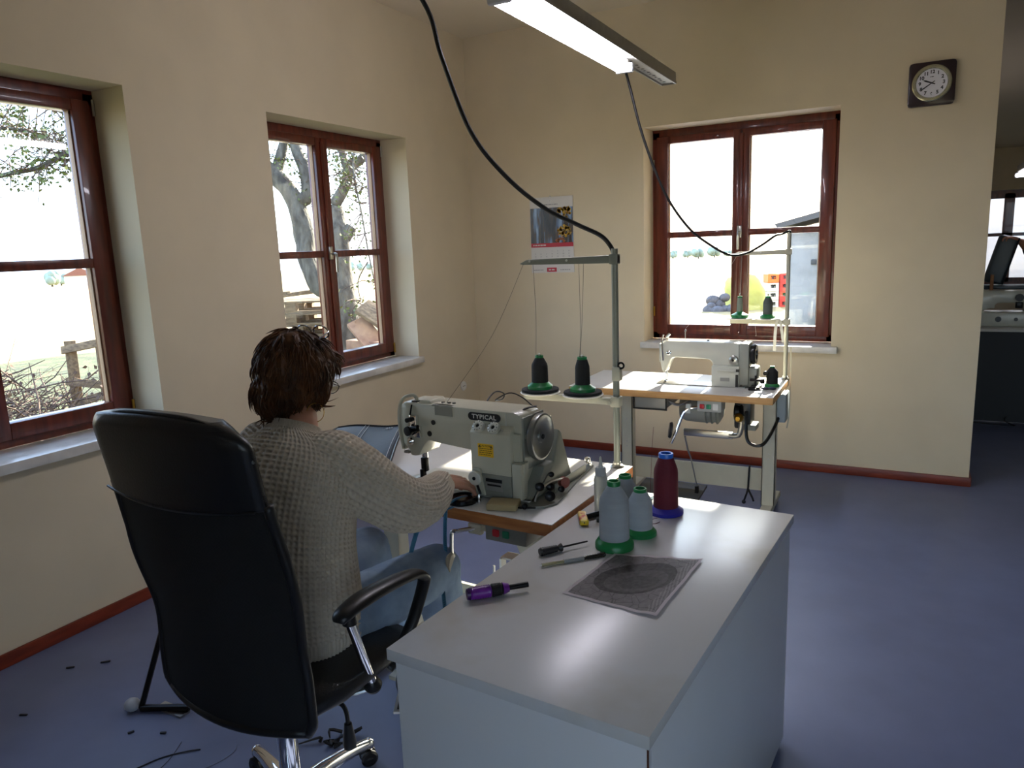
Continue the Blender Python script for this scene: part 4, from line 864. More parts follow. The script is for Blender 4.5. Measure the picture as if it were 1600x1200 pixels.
for i in range(NU+1):
    r_ = []
    for j in range(NV+1):
        u, v = i/NU, j/NV; p = P4[0]*(1-u)*(1-v)+P4[1]*u*(1-v)+P4[2]*u*v+P4[3]*(1-u)*v
        e = min(u, 1-u, v, 1-v)
        z = CZ+.0025+.0022*noise.noise(Vector((u*3, v*4, 1)))+.0013*noise.noise(Vector((u*9, v*9, 4)))
        z += .010*max(0, (u*.7+.3)*(1-v) - .55)**1*abs(math.sin(u*9))+.006*max(0, u-.9)*8*(.4+.6*abs(math.sin(v*12)))
        z += .0015*abs(noise.noise(Vector((u*5+v*3, v*2, 8))))
        p = Vector((p.x+.003*noise.noise(Vector((v*6, u*2, 3))), p.y+.004*noise.noise(Vector((u*7, v*2, 5))), z)); r_.append(p)
    rows.append(r_)
vs = [[mb.bm.verts.new(p) for p in r_] for r_ in rows]; uvl = mb.bm.loops.layers.uv.new('UVMap')
for i in range(NU):
    for j in range(NV):
        f = mb.bm.faces.new((vs[i][j], vs[i+1][j], vs[i+1][j+1], vs[i][j+1]))
        for l, (a, b) in zip(f.loops, ((i, j), (i+1, j), (i+1, j+1), (i, j+1))): l[uvl].uv = (a/NU, b/NV)
bmesh.ops.solidify(mb.bm, geom=mb.bm.faces[:], thickness=.0004)
mb.build('photo_print', pm, label='crumpled grey-brown photo print with white border lying on the cabinet', cat='print', smooth=True)
# things on the near sewing table
MB().box((1.995, -3.205, .7725), (.095, .065, .021), (0, 0, math.radians(14)), bev=.004).build('sponge', mat('old_sponge', 'A5926A', .9, bump=.8, bscale=120, var=.1), label='flat tan sponge block at the front edge of the near sewing table', cat='sponge')
MB().lathe([(0, 0), (.05, 0), (.053, .006), (.050, .014), (.04, .017), (.035, .012), (0, .011)], (1.845, -3.205, .762), n=32).build('pin_dish', mat('gloss_black', ''), label='round black magnetic pin dish under the hand of the person', cat='dish')
MB().lathe([(0, 0), (.006, 0), (.006, .02), (.003, .03), (0, .03)], (1.905, -3.20, .762), n=12).build('small_bobbin', chrome, label='small shiny metal bobbin standing beside the black pin dish', cat='bobbin')
lth = mat('dark_leather', '1C2129', .5, var=.15, scale=14, bump=.25, bscale=70, spec=.3)
stc = mat('pale_stitching', 'B9BCC0', .6)
lp = thing('leather_sheet', 'dark blue-grey leather panel with pale stitched lines at the left end of the table', 'leather', (1.15, -2.95, .762))
LC = [Vector((.86, -2.66, .79)), Vector((1.14, -2.54, .80)), Vector((1.46, -3.09, .768)), Vector((1.10, -3.12, .790))]
def lpt(u, v, dz=0):
    p = LC[0]*(1-u)*(1-v)+LC[1]*u*(1-v)+LC[2]*u*v+LC[3]*(1-u)*v
    return Vector((p.x, p.y, p.z+.014*math.sin(math.pi*v)*(1-.3*u)+.006*math.sin(u*6+v*3)+dz))
MB().sheet([[lpt(i/20, j/24) for j in range(25)] for i in range(21)], .003).build('panel', lth, lp, smooth=True)
for u in (.42, .47, .93):
    MB().tube([lpt(u, j/24, .003) for j in range(25)], .0011, 5).build('stitch_line', stc, lp)
for u in (.0, 1.0): MB().tube([lpt(u, j/24, .001) for j in range(25)], .0045, 6).build('piping', mat('piping_black', '121317', .4), lp)
for v in (.0, 1.0): MB().tube([lpt(j/20, v, .001) for j in range(21)], .0045, 6).build('piping', mat('piping_black', ''), lp)
for k in range(3): MB().tube([lpt(.74+.035*k+.02*math.sin(a*.5), .05+.006*a, .003) for a in range(10)], .0011, 5).build('stitch_line', stc, lp)

# ================================================================ OFFICE CHAIR
lea = mat('chair_leather', '15161A', .38, bump=.25, bscale=160, coat=.1)
mesh_f = mat('chair_mesh', '0B0B0D', .7, bump=.6, bscale=10, spec=.35)
# woven mesh look: fine diagonal ribs
_nt = mesh_f.node_tree; _w = _nt.nodes.new('ShaderNodeTexWave'); _w.inputs['Scale'].default_value = 150; _w.bands_direction = 'DIAGONAL'; _tc = _nt.nodes.new('ShaderNodeTexCoord')
_nt.links.new(_tc.outputs['Object'], _w.inputs['Vector']); _bp = _nt.nodes.new('ShaderNodeBump'); _bp.inputs['Strength'].default_value = .7; _bp.inputs['Distance'].default_value = .001
_nt.links.new(_w.outputs[0], _bp.inputs['Height']); _nt.links.new(_bp.outputs[0], _nt.nodes['Principled BSDF'].inputs['Normal'])
ch = thing('office_chair', 'black high-backed office chair with mesh back, leather headrest and chrome star base', 'chair', (1.64, -3.82, 0))
XC = 1.658
def back_pt(s, t):
    """s -1..1 across, t 0 (bottom) .. 1 (top)"""
    z = .462+.755*t
    hw = .250+.012*math.exp(-((t-.52)/.14)**2)-.008*math.exp(-((t-.30)/.1)**2)
    if t > .93: hw -= (.035 if s < 0 else .075)*((t-.93)/.07)**2.2
    if t < .05: hw -= .02*((.05-t)/.05)**2
    y = -4.03-.07*t+.018*math.exp(-((t-.30)/.2)**2)
    y += .045*(s*s)*(1 if t < .6 else max(.3, 1-(t-.6)*1.6))
    z += .012*(1-s*s)*(1 if t > .9 else 0)*((t-.9)/.1 if t > .9 else 0)
    if t < .12: z -= .010*(1-s*s)*(1-t/.12)+.0
    return Vector((XC+hw*s, y, z))
def back_shell(name, t0, t1, m, thick, parent, off=0, nt_=40, bulge=0, seam=0):
    rows = []
    for i in range(nt_+1):
        rr = []
        for j in range(33):
            s = -1+2*j/32
            t = t0+(t1-t0)*i/nt_
            if seam and i < 8: t += seam*(-(1-s*s))*(1-i/8)
            if seam < 0: pass
            p = back_pt(s, t); 
            ef = min(1, (1-abs(s))*6)*min(1, (t1-t)*30+.15)
            p.y -= off+bulge*ef; rr.append(p)
        rows.append(rr)
    back = [[Vector((p.x, p.y+thick*(.35+.65*min(1, (1-abs(-1+2*j/32))*8)), p.z)) for j, p in enumerate(rr)] for rr in rows]
    mb = MB(); A = [[mb.bm.verts.new(p) for p in r] for r in rows]; B = [[mb.bm.verts.new(p) for p in r] for r in back]
    n, k = len(rows), 33
    for i in range(n-1):
        for j in range(k-1):
            mb.bm.faces.new((A[i][j], A[i][j+1], A[i+1][j+1], A[i+1][j])); mb.bm.faces.new((B[i][j], B[i+1][j], B[i+1][j+1], B[i][j+1]))
        mb.bm.faces.new((A[i][0], A[i+1][0], B[i+1][0], B[i][0])); mb.bm.faces.new((A[i][-1], B[i][-1], B[i+1][-1], A[i+1][-1]))
    for j in range(k-1):
        mb.bm.faces.new((A[0][j], B[0][j], B[0][j+1], A[0][j+1])); mb.bm.faces.new((A[-1][j], A[-1][j+1], B[-1][j+1], B[-1][j]))
    return mb.build(name, m, parent, smooth=True)
bk = back_shell('backrest', 0, .80, mesh_f, .018, ch)
hr_ = back_shell('headrest', .755, 1.0, lea, .045, ch, off=.006, nt_=30, bulge=.014, seam=.022)
fr_ = MB().tube([back_pt(-1, t/30)+Vector((0, .006, 0)) for t in range(24)], .012, 10, smooth=2).tube([back_pt(1, t/30)+Vector((0, .006, 0)) for t in range(24)], .012, 10, smooth=2).tube([back_pt(-1+k/8, 0)+Vector((0, .006, .004)) for k in range(17)], .013, 10)
fr_.build('back_frame', mat('frame_black', '0E0E10', .45), ch, smooth=True)
MB().tube([back_pt((-1+k/8)*.96, .757-.016*(1-(-1+k/8)**2)) + Vector((0, -.02, 0)) for k in range(17)], .003, 8).build('headrest_piping', lea, ch)
MB().tube([back_pt(s_, .99-.11*abs(s_)**6)+Vector((0, -.002, .012)) for s_ in [-1+k/12 for k in range(25)]], .0045, 8).build('headrest_piping', lea, ch)
# seat
rows = []
for i, (y, z, hw, hh) in enumerate(((-3.97, .49, .20, .02), (-3.95, .50, .235, .034), (-3.86, .495, .25, .04), (-3.7, .495, .25, .042), (-3.60, .49, .245, .04), (-3.54, .475, .23, .03), (-3.525, .455, .19, .012))):
    rows.append([Vector((XC+hw*(abs(math.cos(a))**.45)*(1 if math.cos(a) >= 0 else -1), y, z+hh*(abs(math.sin(a))**.8)*(1 if math.sin(a) >= 0 else -1))) for a in [2*math.pi*k/32 for k in range(32)]])
mb = MB().loft(rows); mb.build('seat', lea, ch, smooth=True)
MB().box((XC, -3.80, .445), (.2, .26, .03), bev=.008).box((XC, -3.82, .41), (.10, .14, .06), bev=.012).tube([(XC, -3.88, .43), (XC, -3.95, .45), (XC, -3.985, .48), (XC, -4.0, .6)], .016, 10, smooth=4, flat=.5).build('seat_mechanism', black_p, ch)
hub = Vector((1.64, -3.82, 0))
MB().cyl((1.64, -3.82, .10), (1.64, -3.82, .30), .027, n=28).build('gas_column', chrome, ch)
MB().cyl((1.64, -3.82, .28), (1.64, -3.82, .42), .018, n=24).build('gas_piston', black_m, ch)
MB().lathe([(0, .055), (.045, .055), (.05, .07), (.048, .12), (.035, .135), (0, .135)], hub, n=28).build('base_hub', chrome, ch)
caster = None
for k in range(5):
    a = math.radians(84.5+72*k); d = Vector((math.cos(a), math.sin(a), 0)); nrm = Vector((-d.y, d.x, 0))
    pts = [hub+d*.03+Vector((0, 0, .105)), hub+d*.12+Vector((0, 0, .10)), hub+d*.22+Vector((0, 0, .085)), hub+d*.285+Vector((0, 0, .068))]
    MB().tube(pts, [.026, .023, .019, .017], 14, smooth=4).sph(tuple(hub+d*.287+Vector((0, 0, .066))), .019).build('base_leg', chrome, ch, smooth=True)
    ca = MB(); c = hub+d*.285
    for s in (-1, 1): ca.lathe([(0, -.006), (.018, -.008), (.025, -.004), (.026, .004), (.02, .009), (0, .010)], c+Vector((.012*s*math.cos(a*1.7), .012*s*math.sin(a*1.7), .026)), (math.cos(a*1.7)*s, math.sin(a*1.7)*s, 0), 24)
    ca.cyl(c+Vector((0, 0, .02)), c+Vector((0, 0, .06)), .006).lathe([(0, .045), (.022, .034), (.024, .028), (0, .05)], c, n=20)
    ca.build('caster', black_p, ch)
# armrests: black loop and a chrome post
for s in (-1, 1):
    X = XC+.285*s
    pad = [(X, -3.905, .715), (X, -3.89, .728), (X, -3.82, .735), (X, -3.72, .728), (X, -3.62, .712), (X, -3.575, .690), (X-.005*s, -3.565, .66), (X-.03*s, -3.59, .56), (X-.05*s, -3.63, .49), (X-.06*s, -3.68, .462)]
    a_ = MB().tube(pad, [.016, .026, .030, .028, .025, .022, .018, .017, .019, .022], 14, smooth=5, flat=.55, up=(0, 0, 1)).build('armrest', black_p, ch, smooth=True)
    MB().cyl((X-.005*s, -3.865, .70), (X-.055*s, -3.745, .46), .0125, n=20).build('armrest_post', chrome, a_)
    MB().lathe([(0, 0), (.020, 0), (.024, .012), (.018, .03), (.013, .035), (0, .035)], (X-.06*s, -3.735, .435), (.05*s, -.12, .3), 20).lathe([(0, 0), (.018, 0), (.016, .03), (0, .03)], (X-.008*s, -3.86, .69), (0, 0, 1), 16).build('post_socket', black_p, a_)
    MB().tube([(X-.06*s, -3.735, .44), (X-.12*s, -3.78, .43), (XC+.06*s, -3.8, .43)], .015, 12, flat=.5, smooth=3).build('armrest_bracket', mat('bracket_silver', 'AFAFAA', .3, .8), a_)
MB().tube([(1.70, -3.80, .41), (1.80, -3.79, .405), (1.83, -3.79, .39), (1.835, -3.79, .345)], .006, 8, smooth=4).lathe([(0, 0), (.010, .0), (.018, -.055), (.016, -.068), (0, -.072)], (1.835, -3.79, .352), n=20).build('height_lever', black_p, ch)

# ================================================================ THE PERSON
def remesh(name, mb, vox, mat_, parent, smooth_it=4, label=None):
    bm = mb.bm; bmesh.ops.recalc_face_normals(bm, faces=bm.faces[:])
    me = bpy.data.meshes.new(name); bm.to_mesh(me); bm.free()
    t = bpy.data.objects.new('tmp', me); COL.objects.link(t)
    r = t.modifiers.new('r', 'REMESH'); r.mode = 'VOXEL'; r.voxel_size = vox; r.adaptivity = 0
    if smooth_it:
        s = t.modifiers.new('s', 'SMOOTH'); s.iterations = smooth_it; s.factor = .5
    dg = bpy.context.evaluated_depsgraph_get(); dg.update(); m2 = bpy.data.meshes.new_from_object(t.evaluated_get(dg)); bpy.data.objects.remove(t)
    m2.name = name; off = origin(parent); m2.transform(Matrix.Translation(-off)); m2.materials.clear(); m2.materials.append(mat_)
    m2.shade_smooth(); o = bpy.data.objects.new(name, m2); link(o, parent); tag(o, label); return o
def cap(mb, pts, rad, n=16, sm=4):
    P = [Vector(p) for p in pts]; mb.tube(P, rad, n, smooth=sm)
    mb.sph(tuple(P[0]), rad[0]*.99, n=n); mb.sph(tuple(P[-1]), rad[-1]*.99, n=n); return mb
skin = mat('skin', 'B57F66', .5, var=.06, scale=14, bump=.12, bscale=180)
skin.node_tree.nodes['Principled BSDF'].inputs['Subsurface Weight'].default_value = .12
skin.node_tree.nodes['Principled BSDF'].inputs['Subsurface Scale'].default_value = .01
SHR = Vector((1.705, -3.60, .985)); SHL = Vector((1.375, -3.56, .985))
ELR = Vector((1.845, -3.49, .845)); WRR = Vector((1.800, -3.245, .832))
ELL = Vector((1.30, -3.42, .83)); WRL = Vector((1.44, -3.17, .80))
HIPR = Vector((1.70, -3.72, .56)); HIPL = Vector((1.54, -3.72, .56)); KNR = Vector((1.80, -3.30, .565)); KNL = Vector((1.50, -3.27, .565))
ANR = Vector((1.76, -3.16, .12)); ANL = Vector((1.56, -3.16, .12))
NECK = Vector((1.545, -3.575, 1.07)); HEAD = Vector((1.492, -3.505, 1.19))
def finger(mb, root, dirs, lens, r0):
    P = [Vector(root)]
    for d, l in zip(dirs, lens): P.append(P[-1]+Vector(d).normalized()*l)
    rr = [r0, r0*.95, r0*.88, r0*.75][:len(P)]
    mb.tube(P, rr, 12, smooth=3)
    for p, r in zip(P, rr): mb.sph(tuple(p), r*1.02, n=10)
    return P
mb = MB()
# trunk and neck
cap(mb, [(1.62, -3.72, .58), (1.615, -3.71, .72), (1.60, -3.675, .86), (1.565, -3.62, .97)], [.12, .11, .115, .085])
cap(mb, [NECK-Vector((0, .01, .06)), NECK+Vector((-.01, .01, .0)), HEAD+Vector((0, -.02, -.07))], [.062, .055, .053])
# head: skull, jaw, chin, nose, ears. face looks +y, down
def HD(x, y, z):   # head frame: x right, y face, z up, pitched down 22 deg
    a = math.radians(-24); return HEAD+Vector((x, y*math.cos(a)-z*math.sin(a)*1, y*math.sin(a)+z*math.cos(a)))
mb.sph(tuple(HD(0, -.012, .022)), .098, (.80, 1.0, .98), (math.radians(-24), 0, 0), 24)
mb.sph(tuple(HD(0, .028, -.035)), .07, (.82, .9, 1.05), (math.radians(-24), 0, 0), 20)
mb.sph(tuple(HD(0, .062, -.083)), .026, (1.1, .8, .8)); mb.sph(tuple(HD(.03, .035, -.065)), .035, (.8, 1.1, .8)); mb.sph(tuple(HD(-.03, .035, -.065)), .035, (.8, 1.1, .8))
mb.tube([HD(0, .088, .012), HD(0, .103, -.012), HD(0, .112, -.03)], [.009, .011, .014], 10, smooth=2); mb.sph(tuple(HD(0, .108, -.031)), .014)
for s in (-1, 1):
    mb.sph(tuple(HD(.012*s, .098, -.034)), .009); mb.sph(tuple(HD(.038*s, .07, -.02)), .024); mb.sph(tuple(HD(.035*s, .078, .028)), .02, (1.4, .6, .6)); 
    mb.sph(tuple(HD(.078*s, -.005, -.018)), .027, (.35, .7, 1.2)); mb.sph(tuple(HD(.080*s, -.008, -.042)), .010, (.6, .9, 1))
mb.sph(tuple(HD(0, .090, -.055)), .016, (1.4, .6, .45)); mb.sph(tuple(HD(0, .088, -.065)), .015, (1.3, .6, .5))
# arms
cap(mb, [SHR, (SHR+ELR)/2+Vector((.01, 0, 0)), ELR], [.052, .047, .04]); cap(mb, [ELR, ELR.lerp(WRR, .4), WRR], [.04, .038, .025])
cap(mb, [SHL, (SHL+ELL)/2, ELL], [.052, .047, .04]); cap(mb, [ELL, ELL.lerp(WRL, .4), WRL], [.04, .038, .025])
# right hand: palm over the dish, fingers curling down on it
def hand(mb, W, fwd, side, tilt=0, curl=1.0, thumb=-1):
    f = Vector(fwd).normalized(); s = Vector(side).normalized(); u = s.cross(f) if thumb < 0 else f.cross(s)
    if u.z < 0: u = -u
    mb.sph(tuple(W+f*.012), .026, (1, 1, .8)); K = []
    for i, (o, l) in enumerate(((-.030, .078), (-.010, .082), (.011, .078), (.030, .070))):
        k = W+f*l+s*o+u*(.004-.003*abs(i-1.4)); K.append(k); mb.tube([W+f*.01+s*o*.5, W+f*.045+s*o*.85+u*.004, k], [.016, .0145, .0115], 12, smooth=3); mb.sph(tuple(k+u*.001), .0122, n=12)
    for i, (k, L) in enumerate(zip(K, ((.040, .025, .020), (.044, .028, .021), (.041, .026, .020), (.032, .020, .018)))):
        sp = s*(-.12+.08*i); c = curl*(1+.08*i)
        finger(mb, k, (f+sp*.6-u*.35*c, f*.55+sp*.3-u*1.0*c, f*.05-u*.9*c-f*.2*c), L, .0092-.0006*(i == 3))
    b = W+f*.022-s*.022-u*.004
    mb.tube([W+f*.008-s*.008, b, W+f*.045-s*.040-u*.012], [.019, .017, .0125], 12, smooth=3)
    finger(mb, W+f*.045-s*.040-u*.012, (f*.9-s*.35-u*.35, f+s*.15-u*.45), (.034, .027), .0108)
hand(mb, WRR, (.50, .80, -.22), (.84, -.52, -.12), curl=1.15)
hand(mb, WRL, (.45, .85, -.2), (-.85, .5, .05), curl=.5)
# legs
for H_, K_, A_ in ((HIPR, KNR, ANR), (HIPL, KNL, ANL)):
    cap(mb, [H_, (H_+K_)/2, K_], [.082, .072, .055]); cap(mb, [K_, K_.lerp(A_, .35)+Vector((0, -.012, 0)), A_], [.052, .05, .034]); cap(mb, [A_, A_+Vector((0, .04, -.04)), A_+Vector((.01, .15, -.085))], [.034, .036, .026])
body = remesh('person', mb, .0042, skin, None, 3)
tag(body, 'seated person from behind in cream knit sweater and pale jeans, working at the near machine', 'person')
P_ = body
for s in (-1, 1):
    e = MB().sph(tuple(HD(.032*s, .0865, .006)), .0118, n=16).build('eye', mat('eye_white', 'E4E0DA', .2), P_)
    MB().sph(tuple(HD(.032*s, .0955, .003)), .0052, (1, .5, 1), n=12).build('iris', mat('iris', '3A2A1C', .15), e)
MB().sph(tuple(HD(0, .098, -.06)), .012, (1.7, .5, .4)).build('lips', mat('lips', '9A4A44', .4), P_)
MB().torus(tuple(HD(.086, .004, -.092)), .027, .0012, (1, -.35, .1), n=40, m=8).build('earring', mat('gold', 'D8B468', .2, 1), P_, label='thin gold hoop earring')
# ---- knit sweater: real stitches displaced into the cloth
knit = mat('cream_wool', 'BEB3A2', .95, var=.06, scale=40, bump=.5, bscale=500, dist=.0006, spec=.15)
def lumps(u, v, cell):
    a = u/cell; b = v/(cell*.8)
    row = math.floor(b); x = a
    fx = x-math.floor(x)-.5; fy = b-row-.5
    c = math.cos(math.pi*fx)*math.cos(math.pi*fy)
    return .25-1.25*abs(c)**1.6
def knit_tube(mb, rings, N, rib0=0, rib1=0, cell=.0165, depth=.0068, vstep=.0026, closed_end=False, phase=0):
    """rings: (center, axis_a vec, axis_b vec); loft densely with stitch displacement"""
    C = [Vector(r[0]) for r in rings]; A = [Vector(r[1]) for r in rings]; B = [Vector(r[2]) for r in rings]
    def cr(L, i, t):
        a = L[max(i-1, 0)]; b = L[i]; c = L[i+1]; d = L[min(i+2, len(L)-1)]
        return .5*((2*b)+(-a+c)*t+(2*a-5*b+4*c-d)*t*t+(-a+3*b-3*c+d)*t**3)
    seq = []; acc = 0; prev = None
    for i in range(len(C)-1):
        n = max(2, int((C[i+1]-C[i]).length/vstep*1.05))
        for k in range(n+(1 if i == len(C)-2 else 0)):
            t = k/n; c = cr(C, i, t)
            if prev is not None: acc += (c-prev).length
            prev = c; seq.append((c, cr(A, i, t), cr(B, i, t), acc))
    tot = acc; rows = []; per = 2*math.pi*(max(a.length for a in A)+max(b.length for b in B))/2
    ncell = max(8, round(per/cell)); 
    for c, a, b, s in seq:
        rr = []
        for k in range(N):
            th = 2*math.pi*k/N+phase; ct, st = math.cos(th), math.sin(th); e = .86
            ct = math.copysign(abs(ct)**e, ct); st = math.copysign(abs(st)**e, st)
            p = c+a*ct+b*st; nrm = (a*ct/max(a.length, .001)+b*st/max(b.length, .001)).normalized()
            u = k/N*ncell*cell
            if s < rib0 or s > tot-rib1: d = .0022*math.cos(2*math.pi*u/(cell*.72))-.0012
            else: d = depth*lumps(u, s, cell)*min(1, per and (a.length+b.length)/.12)
            wr = .005*noise.noise(c*7+nrm*2.0)+.0012*noise.noise(p*20)
            rr.append(mb.bm.verts.new(p+nrm*(d+wr)))
        rows.append(rr)
    for r0, r1 in zip(rows, rows[1:]):
        for k in range(N): mb.bm.faces.new((r0[k], r0[(k+1) % N], r1[(k+1) % N], r1[k]))
    return rows
mb = MB()
def ring(c, rx, ry, tilt=0, yaw=0):
    t = math.radians(tilt); y = math.radians(yaw)
    X = Vector((math.cos(y), math.sin(y), 0)); Yv = Vector((-math.sin(y)*math.cos(t), math.cos(y)*math.cos(t), math.sin(t)))
    return (c, X*rx, Yv*ry)
knit_tube(mb, [ring((1.625, -3.735, .515), .178, .148, -4), ring((1.625, -3.735, .56), .192, .158, -5), ring((1.622, -3.73, .66), .190, .152, -8), ring((1.615, -3.715, .76), .184, .142, -12), ring((1.603, -3.69, .85), .186, .136, -18), ring((1.588, -3.655, .93), .196, .128, -24), ring((1.572, -3.625, .985), .188, .112, -28),
               ring((1.562, -3.605, 1.02), .158, .094, -28), ring((1.553, -3.592, 1.045), .110, .078, -28), ring((1.548, -3.583, 1.062), .076, .068, -28), ring((1.545, -3.578, 1.078), .066, .064, -28)], 480, rib0=.055, rib1=.022)
def limb_rings(P, R, side):
    P = [Vector(p) for p in P]; out = []; n = Vector(side)
    for i, p in enumerate(P):
        t = (P[min(i+1, len(P)-1)]-P[max(i-1, 0)]).normalized(); n = (n-t*n.dot(t)).normalized(); b = t.cross(n); out.append((p, n*R[i], b*R[i]))
    return out
knit_tube(mb, limb_rings([(1.60, -3.61, .975), SHR+Vector((-.03, 0, .0)), SHR+Vector((.035, .015, -.035)), (1.80, -3.555, .90), (1.840, -3.51, .858), (1.852, -3.45, .838), (1.845, -3.385, .832), (1.826, -3.32, .834), (1.808, -3.27, .834), WRR+Vector((-.002, -.006, 0))], [.075, .088, .090, .084, .078, .070, .062, .052, .043, .036], (0, 0, 1)), 300, rib1=.085)
knit_tube(mb, limb_rings([(1.48, -3.60, .975), SHL+Vector((.02, 0, 0)), SHL+Vector((-.03, .04, -.05)), ELL+Vector((0, -.04, .01)), ELL+Vector((.01, .03, 0)), (1.36, -3.3, .82), (1.41, -3.22, .81), WRL], [.075, .085, .084, .074, .07, .058, .046, .036], (0, 0, 1)), 200, rib1=.08)
mb.build('sweater', knit, P_, smooth=True, label='cream waffle-knit wool sweater')
# ---- jeans
den = mat('pale_denim', '8FA6BE', .85, col2='7389A6', scale=10, bump=.4, bscale=400, det=7)
mb = MB()
cap(mb, [(1.58, -3.74, .575), (1.66, -3.74, .575)], [.125, .125])
for H_, K_, A_, s in ((HIPR, KNR, ANR, 1), (HIPL, KNL, ANL, -1)):
    cap(mb, [H_, (H_+K_)/2+Vector((.01*s, 0, .004)), K_+Vector((0, 0, .004))], [.102, .092, .076]); cap(mb, [K_, K_.lerp(A_, .3)+Vector((0, -.012, 0)), A_+Vector((0, 0, .02))], [.074, .07, .055])
j_ = remesh('jeans', mb, .006, den, P_, 5)
JN = [v.normal.copy() for v in j_.data.vertices]
for v, vn in zip(j_.data.vertices, JN):
    w = v.co; q = Vector((w.x*9, w.y*16, w.z*14)); d = .004*noise.noise(q)+.003*abs(noise.noise(q*2.1)); v.co += vn*d
for A_ in (ANR, ANL):
    MB().loft([[A_+Vector((x*math.cos(a)+.005, y+.0, z+h*math.sin(a))) for a in [2*math.pi*k/20 for k in range(20)]] for x, y, z, h in ((.03, -.06, -.07, .045), (.042, -.04, -.068, .055), (.044, .03, -.068, .055), (.046, .09, -.08, .042), (.042, .15, -.088, .034), (.02, .185, -.095, .02))]).build('shoe', mat('shoe_grey', '4A4A50', .6), P_, smooth=True)
# ---- hair
hair = mat('brown_hair', '5A371C', .5, col2='321C0E', scale=18, spec=.25)
mb = MB()
mb.sph(tuple(HD(0.004, -.03, .03)), .110, (.95, 1.04, 1.0), (math.radians(-24), 0, 0), 28); mb.sph(tuple(HD(0, -.06, -.035)), .085, (1.08, .78, 1.05), (math.radians(-24), 0, 0), 24); mb.sph(tuple(HD(-.018, -.055, -.080)), .045, (1.1, .6, .9))
for s in (-1, 1): mb.sph(tuple(HD(.062*s, -.004, -.010)), .055, (.7, 1.1, 1.1))
mb.sph(tuple(HD(0, .045, .075)), .062, (1.15, .9, .7))
hb = remesh('hair', mb, .006, hair, P_, 6, 'short wavy dark brown hair')
HN = [v.normal.copy() for v in hb.data.vertices]
for v, vn in zip(hb.data.vertices, HN):
    w = v.co; v.co += vn*(.006*noise.noise(Vector((w.x*28, w.y*28, w.z*11)))+.004*noise.noise(w*60))
rg = random.Random(21); lk = MB(); nv = len(hb.data.vertices); top = HD(0, -.045, .12)
for i in range(1500):
    vi = rg.randrange(nv); p = hb.data.vertices[vi].co+HEAD*0; nrm = HN[vi]
    rel = p-HEAD; 
    if rel.dot(HD(0, 1, 0)-HEAD) > .055 and rel.z < .04: continue
    away = (p-top); away = (away-nrm*away.dot(nrm))
    down = Vector((0, 0, -1)); down = down-nrm*down.dot(nrm)
    d = (away.normalized()*.6+down*1.0+Vector((rg.gauss(0, .25), rg.gauss(0, .25), 0))).normalized(); w_ = d.cross(nrm)
    L = rg.uniform(.035, .075); low = p.z < HEAD.z-.055
    pts = []; ph = rg.random()*6.28; fl = rg.uniform(.0, .004)*(3.5 if low or rg.random() < .04 else 1)
    for k in range(5):
        t = k/4; pts.append(p-nrm*.004+d*(L*t)+nrm*(.006*math.sin(t*3.1)-L*.16*t*t+fl*t*t)+w_*(.005*math.sin(ph+t*4)))
    r0 = rg.uniform(.0014, .0042); lk.tube(pts, [r0*.4, r0, r0*.9, r0*.6, r0*.12], 4, smooth=2, cap=False)
lk.build('locks', hair, hb, smooth=True, kind='stuff', fix=False)
# ---- glasses
wire = mat('dark_wire', '2A2420', .3, .7)
def specs(name, label, c, fx, fy, fz, w=.024, lens=None, temple=.115, m=wire, thick=.0013):
    g = thing(name, label, 'glasses', c)
    c = Vector(c); X, Y, Z = Vector(fx).normalized(), Vector(fy).normalized(), Vector(fz).normalized()
    mb = MB()
    for s in (-1, 1):
        pts = [c+X*(s*.033+w*1.12*math.cos(a))+Z*(w*.78*math.sin(a)) for a in [2*math.pi*k/28 for k in range(29)]]; mb.tube(pts, thick, 6)
        LN = MB(); vv = [LN.bm.verts.new(p) for p in pts[:-1]]; LN.bm.faces.new(vv); bmesh.ops.solidify(LN.bm, geom=LN.bm.faces[:], thickness=.0012); LN.build('lens', lens or glass, g)
        MB().tube([c+X*(s*.061)+Z*.006, c+X*(s*.069)-Y*.01+Z*.005, c+X*(s*.070)-Y*temple*.6+Z*.003, c+X*(s*.068)-Y*temple*.75-Z*.004, c+X*(s*.066)-Y*temple*.85-Z*.015], thick, 6, smooth=4).build('temple', m, g)
    mb.tube([c-X*.008+Z*.004, c+Z*.007, c+X*.008+Z*.004], thick, 6, smooth=2)
    mb.build('rims', m, g); return g
fv = (HD(0, 1, 0)-HEAD); uv_ = (HD(0, 0, 1)-HEAD)
specs('eyeglasses', 'thin dark wire eyeglasses worn by the person', tuple(HD(0, .108, .004)), (1, 0, 0), fv, uv_)
specs('eyeglasses', 'second pair of glasses with silvery frame pushed up on top of the hair', tuple(HD(0, .015, .152)), (1, 0, 0), (fv+uv_*.9), (uv_-fv*.9), w=.026, m=mat('silver_wire', 'A8A8B0', .2, 1), thick=.0022, lens=glass, temple=.10)
